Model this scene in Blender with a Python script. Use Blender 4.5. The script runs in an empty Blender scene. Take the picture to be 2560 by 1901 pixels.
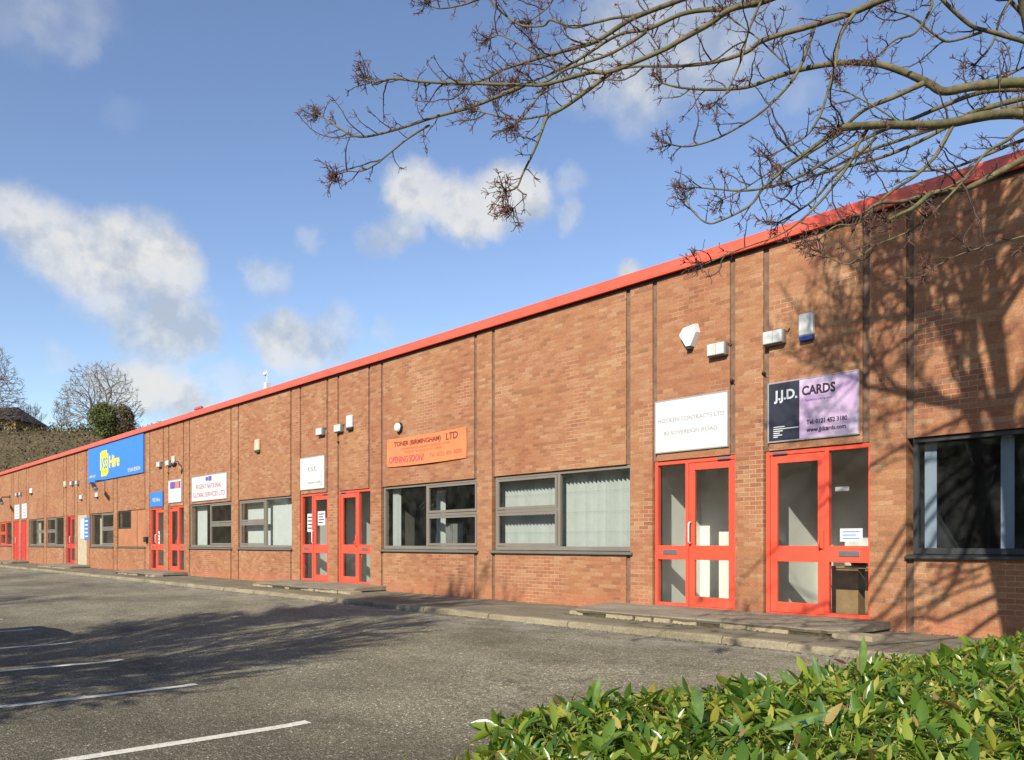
import bpy, math, random
from mathutils import Vector, Matrix, noise
R = math.radians
sc = bpy.context.scene
COL = sc.collection

# ------------------------------------------------------------------ helpers
class MB:
    def __init__(s): s.v = []; s.f = []; s.m = []; s.mats = []; s.sm = []
    def mi(s, mat):
        if mat is None: return 0
        if mat not in s.mats: s.mats.append(mat)
        return s.mats.index(mat)
    def face(s, pts, mat=None, smooth=False):
        b = len(s.v); s.v.extend([tuple(p) for p in pts]); s.f.append(tuple(range(b, b+len(pts))))
        s.m.append(s.mi(mat)); s.sm.append(smooth)
    def idx(s, pts, faces, mat=None, smooth=False):
        b = len(s.v); s.v.extend([tuple(p) for p in pts]); k = s.mi(mat)
        for f in faces: s.f.append(tuple(b+i for i in f)); s.m.append(k); s.sm.append(smooth)
    def box(s, x0, x1, y0, y1, z0, z1, mat=None):
        P = [(x0,y0,z0),(x1,y0,z0),(x1,y1,z0),(x0,y1,z0),(x0,y0,z1),(x1,y0,z1),(x1,y1,z1),(x0,y1,z1)]
        s.idx(P, [(0,3,2,1),(4,5,6,7),(0,1,5,4),(1,2,6,5),(2,3,7,6),(3,0,4,7)], mat)
    def cbox(s, x0, x1, y0, y1, z0, z1, c=.006, mat=None):
        # box with chamfered edges towards the viewer side (all edges)
        P = []
        for z, i in ((z0,1),(z0+c,0),(z1-c,0),(z1,1)):
            a = c if i else 0
            for (x, y) in ((x0+c+a*0,y0+a),(x1-c,y0+a),(x1-a,y0+c),(x1-a,y1-c),(x1-c,y1-a),(x0+c,y1-a),(x0+a,y1-c),(x0+a,y0+c)):
                P.append((x, y, z))
        F = []
        for r in range(3):
            for k in range(8):
                F.append((r*8+k, r*8+(k+1)%8, (r+1)*8+(k+1)%8, (r+1)*8+k))
        F.append(tuple(range(7,-1,-1))); F.append(tuple(range(24,32)))
        s.idx(P, F, mat)
    def tube(s, pts, rad, k=5, mat=None, cap=True, smooth=True):
        n = len(pts); base = len(s.v); up = None
        for i, p in enumerate(pts):
            p = Vector(p)
            a = Vector(pts[max(i-1,0)]); b = Vector(pts[min(i+1,n-1)]); d = (b-a)
            if d.length < 1e-9: d = Vector((0,0,1))
            d.normalize()
            if up is None:
                up = d.orthogonal().normalized()
            else:
                up = up - d*up.dot(d)
                if up.length < 1e-6: up = d.orthogonal()
                up.normalize()
            w = d.cross(up); r = rad[i] if hasattr(rad,'__len__') else rad
            for j in range(k):
                t = 2*math.pi*j/k
                q = p + up*(math.cos(t)*r) + w*(math.sin(t)*r)
                s.v.append((q.x,q.y,q.z))
        m = s.mi(mat)
        for i in range(n-1):
            for j in range(k):
                a = base+i*k+j; b = base+i*k+(j+1)%k
                s.f.append((a,b,b+k,a+k)); s.m.append(m); s.sm.append(smooth)
        if cap:
            s.f.append(tuple(base+j for j in range(k-1,-1,-1))); s.m.append(m); s.sm.append(False)
            s.f.append(tuple(base+(n-1)*k+j for j in range(k))); s.m.append(m); s.sm.append(False)
    def lathe(s, prof, axis='z', o=(0,0,0), k=24, mat=None, smooth=True):
        # prof: list of (r, h) along the axis
        base = len(s.v); m = s.mi(mat)
        for r, hh in prof:
            for j in range(k):
                t = 2*math.pi*j/k; a = r*math.cos(t); b = r*math.sin(t)
                if axis == 'z': q = (o[0]+a, o[1]+b, o[2]+hh)
                elif axis == 'y': q = (o[0]+a, o[1]+hh, o[2]+b)
                else: q = (o[0]+hh, o[1]+a, o[2]+b)
                s.v.append(q)
        n = len(prof)
        for i in range(n-1):
            for j in range(k):
                a = base+i*k+j; b = base+i*k+(j+1)%k
                s.f.append((a,b,b+k,a+k)); s.m.append(m); s.sm.append(smooth)
        s.f.append(tuple(base+j for j in range(k))); s.m.append(m); s.sm.append(False)
        s.f.append(tuple(base+(n-1)*k+j for j in range(k))); s.m.append(m); s.sm.append(False)
    def prism(s, outline, y0, y1, mat=None):
        # outline in x,z extruded along y
        n = len(outline)
        P = [(x,y0,z) for x,z in outline]+[(x,y1,z) for x,z in outline]
        F = [tuple(range(n)), tuple(range(2*n-1,n-1,-1))]+[(i,i+n,(i+1)%n+n,(i+1)%n) for i in range(n)]
        s.idx(P, F, mat)
    def build(s, name, mat=None, parent=None, fixn=False):
        me = bpy.data.meshes.new(name)
        me.from_pydata(s.v, [], s.f)
        if s.mats:
            for q in s.mats: me.materials.append(q)
            me.polygons.foreach_set('material_index', s.m)
        elif mat: me.materials.append(mat)
        me.polygons.foreach_set('use_smooth', s.sm)
        me.update()
        if fixn:
            import bmesh
            bm = bmesh.new(); bm.from_mesh(me); bmesh.ops.recalc_face_normals(bm, faces=bm.faces); bm.to_mesh(me); bm.free()
        o = bpy.data.objects.new(name, me); COL.objects.link(o)
        if parent: o.parent = parent
        return o

def tag(o, label=None, cat=None, group=None, kind=None):
    if label: o['label'] = label
    if cat: o['category'] = cat
    if group: o['group'] = group
    if kind: o['kind'] = kind
    return o
def empty(name, loc=(0,0,0), rz=0):
    o = bpy.data.objects.new(name, None); COL.objects.link(o); o.empty_display_size = .2
    o.location = loc; o.rotation_euler = (0,0,rz); return o
def thing(name, label, cat, loc=(0,0,0), rz=0, group=None):
    return tag(empty(name, loc, rz), label, cat, group)
def copy_tree(o, parent=None):
    c = o.copy(); COL.objects.link(c)
    if parent: c.parent = parent
    for ch in [q for q in list(COL.objects) if q.parent == o]: copy_tree(ch, c)
    return c

# ------------------------------------------------------------------ materials
def newmat(name):
    m = bpy.data.materials.new(name); m.use_nodes = True
    nt = m.node_tree; b = nt.nodes['Principled BSDF']
    return m, nt, b
def N(nt, t, **kw):
    n = nt.nodes.new(t)
    for k, v in kw.items(): setattr(n, k, v)
    return n
def math_(nt, op, a, b=None, c=None):
    n = nt.nodes.new('ShaderNodeMath'); n.operation = op
    for i, q in enumerate((a,b,c)):
        if q is None: continue
        if isinstance(q, (int,float)): n.inputs[i].default_value = q
        else: nt.links.new(q, n.inputs[i])
    return n.outputs[0]
def mix(nt, f, a, b, mode='MIX'):
    n = nt.nodes.new('ShaderNodeMix'); n.data_type = 'RGBA'; n.blend_type = mode
    for sock, q in ((n.inputs[0], f), (n.inputs[6], a), (n.inputs[7], b)):
        if isinstance(q, (int,float)): sock.default_value = q
        elif isinstance(q, tuple): sock.default_value = q if len(q) == 4 else q+(1,)
        else: nt.links.new(q, sock)
    return n.outputs[2]
def ramp(nt, f, stops, interp='LINEAR'):
    n = nt.nodes.new('ShaderNodeValToRGB'); cr = n.color_ramp; cr.interpolation = interp
    while len(cr.elements) > 1: cr.elements.remove(cr.elements[0])
    cr.elements[0].position = stops[0][0]; cr.elements[0].color = stops[0][1]+(1,)
    for p, c in stops[1:]:
        e = cr.elements.new(p); e.color = c+(1,)
    nt.links.new(f, n.inputs[0]); return n.outputs[0]
def g(v): return (v,v,v)
def nse(nt, vec, scale, detail=4, rough=.5, dims='3D'):
    n = nt.nodes.new('ShaderNodeTexNoise'); n.noise_dimensions = dims
    n.inputs['Scale'].default_value = scale; n.inputs['Detail'].default_value = detail
    n.inputs['Roughness'].default_value = rough
    if vec is not None: nt.links.new(vec, n.inputs['Vector'])
    return n.outputs['Fac']
def objco(nt, scale=(1,1,1), loc=(0,0,0)):
    t = nt.nodes.new('ShaderNodeTexCoord'); mp = nt.nodes.new('ShaderNodeMapping')
    mp.inputs['Scale'].default_value = scale; mp.inputs['Location'].default_value = loc
    nt.links.new(t.outputs['Object'], mp.inputs[0]); return mp.outputs[0]
def bump(nt, b, h, strength=.3, dist=.01):
    n = nt.nodes.new('ShaderNodeBump'); n.inputs['Strength'].default_value = strength
    n.inputs['Distance'].default_value = dist
    nt.links.new(h, n.inputs['Height']); nt.links.new(n.outputs[0], b.inputs['Normal'])
def simple(name, col, rough=.6, var=.12, scale=6, metal=0, spec=.5, bumpy=0):
    m, nt, b = newmat(name); v = objco(nt)
    f = nse(nt, v, scale, 5, .6)
    lo = tuple(max(0,c*(1-var)) for c in col); hi = tuple(min(1,c*(1+var)) for c in col)
    nt.links.new(ramp(nt, f, [(.3,lo),(.7,hi)]), b.inputs['Base Color'])
    b.inputs['Roughness'].default_value = rough; b.inputs['Metallic'].default_value = metal
    b.inputs['Specular IOR Level'].default_value = spec
    if bumpy: bump(nt, b, nse(nt, v, scale*12, 4, .6), bumpy, .01)
    return m

def brick_mat(name='brickwork', tint=(.80,.775,.735)):
    m, nt, b = newmat(name)
    tc = nt.nodes.new('ShaderNodeTexCoord'); sp = nt.nodes.new('ShaderNodeSeparateXYZ')
    nt.links.new(tc.outputs['Object'], sp.inputs[0])
    u = math_(nt,'ADD',sp.outputs[0],sp.outputs[1]); z = sp.outputs[2]
    zr = math_(nt,'DIVIDE',z,.068); row = math_(nt,'FLOOR',zr)
    odd = math_(nt,'MULTIPLY',math_(nt,'FLOORED_MODULO',row,2.0),.5)
    ur = math_(nt,'ADD',math_(nt,'DIVIDE',u,.205),odd); colm = math_(nt,'FLOOR',ur)
    cmb = nt.nodes.new('ShaderNodeCombineXYZ'); nt.links.new(colm,cmb.inputs[0]); nt.links.new(row,cmb.inputs[1])
    wn = nt.nodes.new('ShaderNodeTexWhiteNoise'); wn.noise_dimensions='3D'; nt.links.new(cmb.outputs[0],wn.inputs['Vector'])
    cmb2 = nt.nodes.new('ShaderNodeCombineXYZ'); nt.links.new(colm,cmb2.inputs[0]); nt.links.new(row,cmb2.inputs[1]); cmb2.inputs[2].default_value=7.3
    wn2 = nt.nodes.new('ShaderNodeTexWhiteNoise'); wn2.noise_dimensions='3D'; nt.links.new(cmb2.outputs[0],wn2.inputs['Vector'])
    T = lambda c: tuple(c[i]*tint[i] for i in range(3))
    c = ramp(nt, wn.outputs['Value'], [(0,T((.24,.115,.06))),(.08,T((.36,.145,.075))),(.30,T((.50,.20,.095))),(.5,T((.55,.255,.12))),(.72,T((.60,.31,.155))),(.9,T((.60,.37,.19))),(1,T((.72,.48,.29)))])
    big = nse(nt, tc.outputs['Object'], .55, 4, .6)
    c = mix(nt, ramp(nt,big,[(.36,g(0)),(.62,g(1))]), mix(nt,.60,c,T((.42,.170,.098))), mix(nt,.56,c,T((.52,.275,.150))))
    # long streaks of redder and buff loads running along the courses
    cc = objco(nt, (.35,.35,3.2))
    c = mix(nt, math_(nt,'MULTIPLY',ramp(nt,nse(nt,cc,1.2,4,.65),[(.48,g(0)),(.68,g(1))]),.34), c, T((.44,.19,.12)))
    # weathering: pinkish salts in the first courses above the ground
    mr = nt.nodes.new('ShaderNodeMapRange'); nt.links.new(z,mr.inputs[0]); mr.inputs[1].default_value=.08; mr.inputs[2].default_value=.34; mr.inputs[3].default_value=1; mr.inputs[4].default_value=0
    st = math_(nt,'MULTIPLY',mr.outputs[0],ramp(nt,nse(nt,tc.outputs['Object'],2.2,4,.6),[(.3,g(.25)),(.6,g(1))]))
    c = mix(nt, math_(nt,'MULTIPLY',st,.75), c, T((.62,.235,.125)))
    runs = ramp(nt,nse(nt,objco(nt,(2.6,2.6,.16),(4,4,0)),1.5,5,.7),[(.60,g(0)),(.74,g(1))])
    c = mix(nt, math_(nt,'MULTIPLY',runs,.38), c, T((.27,.15,.10)))
    efl = ramp(nt,nse(nt,objco(nt,(.8,.8,1.4),(2,2,5)),1.1,6,.7),[(.62,g(0)),(.75,g(1))])
    c = mix(nt, math_(nt,'MULTIPLY',efl,.22), c, T((.72,.52,.40)))
    fine = nse(nt, tc.outputs['Object'], 38, 5, .65)
    c = mix(nt, .55, c, mix(nt, 1.0, c, ramp(nt,fine,[(.3,g(.50)),(.7,g(1.42))]),'MULTIPLY'))
    fu = math_(nt,'FRACT',ur); fz = math_(nt,'FRACT',zr)
    mu = math_(nt,'LESS_THAN',fu,.05); mz = math_(nt,'LESS_THAN',fz,.14)
    mo = math_(nt,'MAXIMUM',mu,mz)
    mcol = ramp(nt, nse(nt,tc.outputs['Object'],.8,4,.6), [(.40,T((.46,.27,.17))),(.52,T((.38,.24,.165))),(.62,T((.70,.50,.36)))])
    c = mix(nt, math_(nt,'MULTIPLY',mo,.8), c, mcol)
    nt.links.new(c, b.inputs['Base Color']); b.inputs['Roughness'].default_value=.93
    b.inputs['Specular IOR Level'].default_value=.2
    hgt = math_(nt,'ADD',math_(nt,'SUBTRACT',1.0,mo),math_(nt,'MULTIPLY',fine,.5))
    hgt = math_(nt,'ADD',hgt,math_(nt,'MULTIPLY',wn2.outputs['Value'],.35))
    bump(nt,b,hgt,.5,.006)
    return m

def paint(name, col, rough=.45, fade=.12):
    m, nt, b = newmat(name); v = objco(nt)
    c = mix(nt, ramp(nt,nse(nt,v,1.3,5,.65),[(.35,g(0)),(.7,g(1))]), col, tuple(min(1,x*(1+fade)+.01) for x in col))
    d = ramp(nt, nse(nt,v,14,6,.75), [(.62,g(0)),(.78,g(1))])
    c = mix(nt, math_(nt,'MULTIPLY',d,.18), c, tuple(x*.55+.03 for x in col))
    nt.links.new(c,b.inputs['Base Color'])
    spz = nt.nodes.new('ShaderNodeSeparateXYZ'); nt.links.new(v,spz.inputs[0])
    lo = nt.nodes.new('ShaderNodeMapRange'); nt.links.new(spz.outputs[2],lo.inputs[0]); lo.inputs[1].default_value=.10; lo.inputs[2].default_value=.42; lo.inputs[3].default_value=1; lo.inputs[4].default_value=0
    sf = math_(nt,'MULTIPLY',lo.outputs[0],ramp(nt,nse(nt,v,7,6,.8),[(.45,g(0)),(.62,g(1))]))
    c = mix(nt, math_(nt,'MULTIPLY',sf,.45), c, (.24,.16,.11))
    streak = ramp(nt,nse(nt,objco(nt,(9,9,.5),(3,1,0)),2.0,4,.6),[(.55,g(0)),(.75,g(1))])
    c = mix(nt, math_(nt,'MULTIPLY',streak,.16), c, tuple(min(1,x*.7+.10) for x in col))
    nt.links.new(c,b.inputs['Base Color'])
    b.inputs['Roughness'].default_value = rough
    bump(nt,b,nse(nt,v,30,3,.5),.05,.004)
    return m

def glass_mat(name='window_glass', tint=(.90,.93,.91), f0=.03):
    m = bpy.data.materials.new(name); m.use_nodes=True; nt=m.node_tree
    for n in list(nt.nodes):
        if n.type!='OUTPUT_MATERIAL': nt.nodes.remove(n)
    out=[n for n in nt.nodes if n.type=='OUTPUT_MATERIAL'][0]
    tr=nt.nodes.new('ShaderNodeBsdfTransparent'); tr.inputs[0].default_value=tint+(1,)
    gl=nt.nodes.new('ShaderNodeBsdfGlossy'); gl.inputs['Roughness'].default_value=.02
    v=objco(nt); bp=nt.nodes.new('ShaderNodeBump'); bp.inputs['Strength'].default_value=.06; bp.inputs['Distance'].default_value=.05
    nt.links.new(nse(nt,v,1.6,2,.5),bp.inputs['Height']); nt.links.new(bp.outputs[0],gl.inputs['Normal'])
    lw=nt.nodes.new('ShaderNodeLayerWeight'); lw.inputs[0].default_value=.5
    fr5=math_(nt,'POWER',lw.outputs['Facing'],4.0)
    dirt=ramp(nt,nse(nt,v,3.5,5,.7),[(.35,g(0)),(.8,g(1))])
    fac=math_(nt,'ADD',math_(nt,'MULTIPLY',fr5,.85),f0+.03)
    mx=nt.nodes.new('ShaderNodeMixShader'); nt.links.new(fac,mx.inputs[0]); nt.links.new(tr.outputs[0],mx.inputs[1]); nt.links.new(gl.outputs[0],mx.inputs[2])
    df=nt.nodes.new('ShaderNodeBsdfDiffuse'); df.inputs[0].default_value=(.5,.5,.47,1)
    m2=nt.nodes.new('ShaderNodeMixShader'); nt.links.new(math_(nt,'MULTIPLY',dirt,.05),m2.inputs[0]); nt.links.new(mx.outputs[0],m2.inputs[1]); nt.links.new(df.outputs[0],m2.inputs[2])
    nt.links.new(m2.outputs[0],out.inputs['Surface']); return m

M = {}
M['brick'] = brick_mat()
M['fascia'] = paint('coral_painted_steel', (.84,.115,.060), .4)
M['door'] = paint('coral_painted_door', (.80,.095,.048), .38)
M['doordeep'] = paint('faded_red_door', (.62,.045,.035), .5)
M['frame'] = paint('grey_brown_window_frame', (.21,.185,.15), .5)
M['framedark'] = paint('charcoal_window_frame', (.035,.037,.037), .45)
M['sill'] = paint('dull_metal_sill', (.15,.14,.12), .5)
M['joint'] = simple('joint_mastic', (.20,.125,.085), .95, .35, 9, bumpy=.4)
M['glass'] = glass_mat()
M['glassdark'] = glass_mat('tinted_window_glass', (.62,.69,.78), .05)
M['white'] = simple('white_enamel', (.70,.70,.68), .5, .04, 3)
M['cream'] = simple('cream_plastic', (.62,.56,.40), .5, .08, 8)
M['signwhite'] = simple('white_sign_board', (.70,.70,.69), .55, .03, 2)
M['signgrey'] = simple('pale_grey_print', (.33,.33,.32), .6, .03, 8)
M['signedge'] = simple('aluminium_sign_edge', (.45,.44,.42), .4, .1, 8, metal=.3)
M['darkprint'] = simple('near_black_print', (.03,.022,.04), .5, .1, 8)
M['redprint'] = simple('dark_red_print', (.42,.07,.10), .5, .1, 8)
M['navy'] = simple('dark_slate_print', (.030,.033,.050), .45, .25, 2.5)
M['blue'] = simple('sign_blue', (.05,.24,.78), .5, .04, 2)
M['yellow'] = simple('sign_yellow', (.80,.72,.05), .5, .05, 3)
M['paleprint'] = simple('pale_print', (.72,.74,.78), .5, .04, 8)
M['orange'] = simple('orange_banner_vinyl', (.90,.24,.09), .55, .06, 2)
M['bannerink'] = simple('banner_ink', (.20,.035,.02), .6, .2, 12)
M['bannerink2'] = simple('banner_small_ink', (.66,.16,.07), .6, .1, 12)
M['purple'] = simple('purple_print', (.16,.10,.42), .5, .1, 5)
M['blackmetal'] = simple('black_plastic', (.02,.02,.022), .45, .2, 8)
M['greymetal'] = simple('grey_light_housing', (.22,.22,.21), .5, .12, 9)
M['lens'] = simple('frosted_light_lens', (.60,.61,.60), .35, .06, 14)
M['chrome'] = simple('brushed_metal', (.55,.55,.55), .3, .08, 10, metal=.8)
M['roomwall'] = simple('magnolia_wall', (.88,.87,.81), .9, .06, 1.5)
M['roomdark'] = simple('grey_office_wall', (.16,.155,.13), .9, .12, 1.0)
M['carpet'] = simple('brown_carpet', (.07,.06,.05), 1, .25, 12)
M['ceiling'] = simple('ceiling_tile', (.35,.35,.33), .9, .08, 3)
M['blind'] = simple('blind_fabric', (.60,.64,.62), .85, .05, 6)
M['blinddark'] = simple('grey_blind_fabric', (.17,.19,.22), .85, .12, 5)
M['wood'] = simple('light_oak', (.33,.21,.10), .55, .3, 5)
M['cardboard'] = simple('brown_cardboard', (.36,.24,.13), .85, .12, 5)
M['roofsheet'] = simple('grey_roof_sheet', (.22,.23,.24), .6, .2, 2)
M['render'] = simple('stone_coloured_render', (.50,.42,.29), .9, .12, 3, bumpy=.2)
M['tanpanel'] = simple('tan_board', (.46,.19,.085), .7, .15, 2)
M['tyre'] = simple('tyre_rubber', (.02,.02,.02), .8, .2, 10)
M['carpaint'] = simple('dark_blue_car_paint', (.03,.05,.10), .25, .05, 2)
M['silverpaint'] = simple('silver_car_paint', (.45,.46,.47), .28, .05, 2, metal=.5)
M['carglass'] = simple('car_glass', (.02,.025,.03), .06, .1, 2)
M['signviolet'] = None
def violet():
    m, nt, b = newmat('mauve_cloud_print'); v = objco(nt)
    c = ramp(nt, nse(nt,v,2.6,4,.6), [(.35,(.42,.30,.47)),(.5,(.62,.50,.66)),(.62,(.80,.76,.83))])
    sp = nt.nodes.new('ShaderNodeSeparateXYZ'); nt.links.new(v,sp.inputs[0])
    mr = nt.nodes.new('ShaderNodeMapRange'); nt.links.new(sp.outputs[2],mr.inputs[0]); mr.inputs[1].default_value=2.8; mr.inputs[2].default_value=3.35
    c = mix(nt, mr.outputs[0], mix(nt,.5,c,(.60,.38,.63)), mix(nt,.4,c,(.80,.77,.84)))
    nt.links.new(c,b.inputs['Base Color']); b.inputs['Roughness'].default_value=.5; return m
M['signviolet'] = violet()

def asphalt():
    m, nt, b = newmat('worn_asphalt'); v = objco(nt)
    agg = nt.nodes.new('ShaderNodeTexVoronoi'); agg.inputs['Scale'].default_value=75; nt.links.new(v,agg.inputs['Vector'])
    sp = nt.nodes.new('ShaderNodeSeparateColor'); nt.links.new(agg.outputs['Color'],sp.inputs[0])
    stones = ramp(nt, sp.outputs[0], [(0,(.100,.088,.055)),(.45,(.190,.171,.115)),(.85,(.262,.237,.165)),(.96,(.34,.31,.225)),(.99,(.54,.50,.40)),(1,(.80,.77,.66))])
    ag2 = nt.nodes.new('ShaderNodeTexVoronoi'); ag2.inputs['Scale'].default_value=24; nt.links.new(v,ag2.inputs['Vector'])
    s2 = nt.nodes.new('ShaderNodeSeparateColor'); nt.links.new(ag2.outputs['Color'],s2.inputs[0])
    stones = mix(nt, .35, stones, mix(nt,1.0,stones,ramp(nt,s2.outputs[1],[(0,g(.75)),(.6,g(1.0)),(1,g(1.28))]),'MULTIPLY'))
    wide = nse(nt, objco(nt,(1,1,1),(3,1,0)), .22, 5, .6)
    mid = nse(nt, objco(nt,(.5,1.3,1),(0,7,0)), 1.1, 6, .65)
    c = mix(nt, 1.0, stones, ramp(nt,wide,[(.33,g(.66)),(.5,g(1.05)),(.68,g(1.42))]),'MULTIPLY')
    c = mix(nt, 1.0, c, ramp(nt,mid,[(.28,g(.72)),(.5,g(1.0)),(.75,g(1.28))]),'MULTIPLY')
    # paler, dustier wheel-swept run beside the kerb, darker tar patches
    spz = nt.nodes.new('ShaderNodeSeparateXYZ'); nt.links.new(v,spz.inputs[0])
    ed = nt.nodes.new('ShaderNodeMapRange'); nt.links.new(spz.outputs[1],ed.inputs[0]); ed.inputs[1].default_value=-3.6; ed.inputs[2].default_value=-2.15
    ef = math_(nt,'MULTIPLY',ed.outputs[0],ramp(nt,nse(nt,objco(nt,(1.2,2.2,1)),1.5,5,.7),[(.44,g(0)),(.62,g(1))]))
    c = mix(nt, math_(nt,'MULTIPLY',ef,.55), c, (.42,.40,.35))
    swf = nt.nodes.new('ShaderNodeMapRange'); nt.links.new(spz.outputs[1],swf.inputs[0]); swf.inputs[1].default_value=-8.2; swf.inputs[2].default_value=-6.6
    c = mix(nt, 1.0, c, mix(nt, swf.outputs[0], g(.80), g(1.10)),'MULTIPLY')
    tar = ramp(nt, nse(nt,objco(nt,(.7,1.6,1),(9,3,0)),.9,5,.7),[(.60,g(0)),(.68,g(1))])
    c = mix(nt, math_(nt,'MULTIPLY',tar,.32), c, (.07,.066,.055))
    oil = ramp(nt, nse(nt,objco(nt,(1,1,1),(31,3,0)),2.3,3,.5),[(.70,g(0)),(.76,g(1))])
    c = mix(nt, math_(nt,'MULTIPLY',oil,.5), c, (.055,.05,.042))
    ck = nt.nodes.new('ShaderNodeTexVoronoi'); ck.feature='DISTANCE_TO_EDGE'; ck.inputs['Scale'].default_value=.32
    cw = nt.nodes.new('ShaderNodeVectorMath'); cw.operation='ADD'; nt.links.new(v,cw.inputs[0])
    nn = nt.nodes.new('ShaderNodeTexNoise'); nn.inputs['Scale'].default_value=1.8; nn.inputs['Detail'].default_value=6; nt.links.new(v,nn.inputs['Vector']); nt.links.new(nn.outputs['Color'],cw.inputs[1])
    nt.links.new(cw.outputs[0],ck.inputs['Vector'])
    cr = ramp(nt, ck.outputs['Distance'],[(0,g(1)),(.006,g(0))])
    c = mix(nt, math_(nt,'MULTIPLY',math_(nt,'MULTIPLY',cr,ramp(nt,wide,[(.45,g(0)),(.55,g(1))])),.55), c, (.05,.046,.035))
    nt.links.new(c,b.inputs['Base Color']); b.inputs['Roughness'].default_value=.92; b.inputs['Specular IOR Level'].default_value=.25
    bump(nt,b,math_(nt,'ADD',agg.outputs['Distance'],math_(nt,'MULTIPLY',mid,.3)),.7,.012); return m
M['asphalt'] = asphalt()
def concrete(name, a, bb, cc, sc_=1.0):
    m, nt, b = newmat(name); v = objco(nt)
    f = nse(nt, objco(nt,(.5,1.6,1)), 1.6*sc_, 6, .7)
    c = ramp(nt,f,[(.3,a),(.5,bb),(.7,cc)])
    c = mix(nt,1.0,c,ramp(nt,nse(nt,v,42,5,.7),[(.3,g(.70)),(.7,g(1.25))]),'MULTIPLY')
    d = ramp(nt,nse(nt,v,5,6,.75),[(.58,g(0)),(.70,g(1))])
    c = mix(nt,math_(nt,'MULTIPLY',d,.5),c,(.10,.095,.06))
    nt.links.new(c,b.inputs['Base Color']); b.inputs['Roughness'].default_value=.95
    b.inputs['Specular IOR Level'].default_value=.2
    bump(nt,b,nse(nt,v,25,5,.7),.6,.012); return m
M['pave'] = concrete('weathered_footway', (.15,.13,.09),(.21,.182,.13),(.29,.255,.185))
M['kerb'] = concrete('old_kerb_stone', (.19,.165,.105),(.29,.25,.165),(.38,.33,.225), 1.6)
M['slab'] = concrete('concrete_door_slab', (.19,.165,.12),(.27,.235,.175),(.36,.32,.245), 1.3)
M['paint'] = None
def linepaint():
    m, nt, b = newmat('worn_white_line_paint'); v = objco(nt)
    w = ramp(nt,nse(nt,v,34,6,.8),[(.33,g(0)),(.50,g(1))])
    c = mix(nt, w, (.24,.225,.18), (.80,.77,.66))
    nt.links.new(c,b.inputs['Base Color']); b.inputs['Roughness'].default_value=.85; return m
M['paint'] = linepaint()
M['moss'] = simple('moss', (.055,.075,.02), 1, .5, 15, bumpy=.6)
M['debris'] = simple('earth_debris', (.075,.055,.03), 1, .5, 20)
M['stonebit'] = simple('cream_broken_stone', (.36,.295,.19), .95, .25, 12, bumpy=.4)
M['grass'] = simple('rough_grass', (.05,.065,.02), 1, .4, .8)
def bark(name, a, bb, sc_=14):
    m, nt, b = newmat(name); v = objco(nt)
    c = ramp(nt,nse(nt,v,sc_,6,.7),[(.3,a),(.68,bb)])
    c = mix(nt, math_(nt,'MULTIPLY',ramp(nt,nse(nt,v,3.2,4,.6),[(.5,g(0)),(.66,g(1))]),.5), c, (.13,.145,.05))
    nt.links.new(c,b.inputs['Base Color']); b.inputs['Roughness'].default_value=.85
    b.inputs['Specular IOR Level'].default_value=.25
    bump(nt,b,nse(nt,objco(nt,(1,1,.4)),60,4,.7),.6,.006); return m
M['bark'] = bark('olive_grey_bark', (.055,.045,.026),(.22,.185,.10))
M['twig'] = simple('brown_twig_bark', (.075,.052,.04), .8, .45, 9)
M['bud'] = simple('purple_brown_buds', (.15,.065,.05), .8, .5, 11)
M['farbark'] = simple('grey_far_bark', (.20,.175,.13), .9, .3, .6)
M['farbarkred'] = simple('red_grey_far_bark', (.19,.125,.10), .9, .3, .6)
# ------------------------------------------------------------------ camera, sun, sky
cam = bpy.data.cameras.new('camera'); co = bpy.data.objects.new('camera', cam); COL.objects.link(co)
co.location = (0,-11,1.14); co.rotation_euler = (R(90),0,R(48.6127))
cam.sensor_width = 36; cam.lens = 36*2088/2560; cam.shift_y = .1592; cam.clip_start=.05; cam.clip_end = 3000
sc.camera = co
SUN_EL = 31.0
sh = Vector((.37,-.93)).normalized()      # horizontal direction towards the sun
se = R(SUN_EL)
sdir = Vector((sh.x*math.cos(se), sh.y*math.cos(se), math.sin(se)))
sl = bpy.data.lights.new('sun','SUN'); sl.energy = 5.0; sl.angle = R(.55); sl.color = (1,.93,.80)
so = bpy.data.objects.new('sun', sl); COL.objects.link(so); so.location = (6,-20,20)
so.rotation_euler = sdir.to_track_quat('Z','Y').to_euler()
w = bpy.data.worlds.new('World'); sc.world = w; w.use_nodes = True; nt = w.node_tree
bg = nt.nodes['Background']; bg.inputs['Strength'].default_value = .10
sky = nt.nodes.new('ShaderNodeTexSky'); sky.sky_type = 'NISHITA'; sky.sun_disc = False
sky.sun_elevation = se; sky.sun_rotation = math.atan2(sh.x, sh.y)
sky.air_density = 1.0; sky.dust_density = .25; sky.ozone_density = 1.6; sky.altitude = 60
hs = nt.nodes.new('ShaderNodeHueSaturation'); hs.inputs['Saturation'].default_value=1.03; hs.inputs['Hue'].default_value=.508; hs.inputs['Value'].default_value=1.28
nt.links.new(sky.outputs[0], hs.inputs['Color'])
tc = nt.nodes.new('ShaderNodeTexCoord')
def wn(vec, scale, detail, rough):
    n = nt.nodes.new('ShaderNodeTexNoise'); n.inputs['Scale'].default_value=scale; n.inputs['Detail'].default_value=detail
    n.inputs['Roughness'].default_value=rough; nt.links.new(vec,n.inputs['Vector']); return n
def vm(op,a,b):
    n = nt.nodes.new('ShaderNodeVectorMath'); n.operation=op
    for i,q in enumerate((a,b)):
        if isinstance(q,tuple): n.inputs[i].default_value=q
        else: nt.links.new(q,n.inputs[i])
    return n
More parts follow.
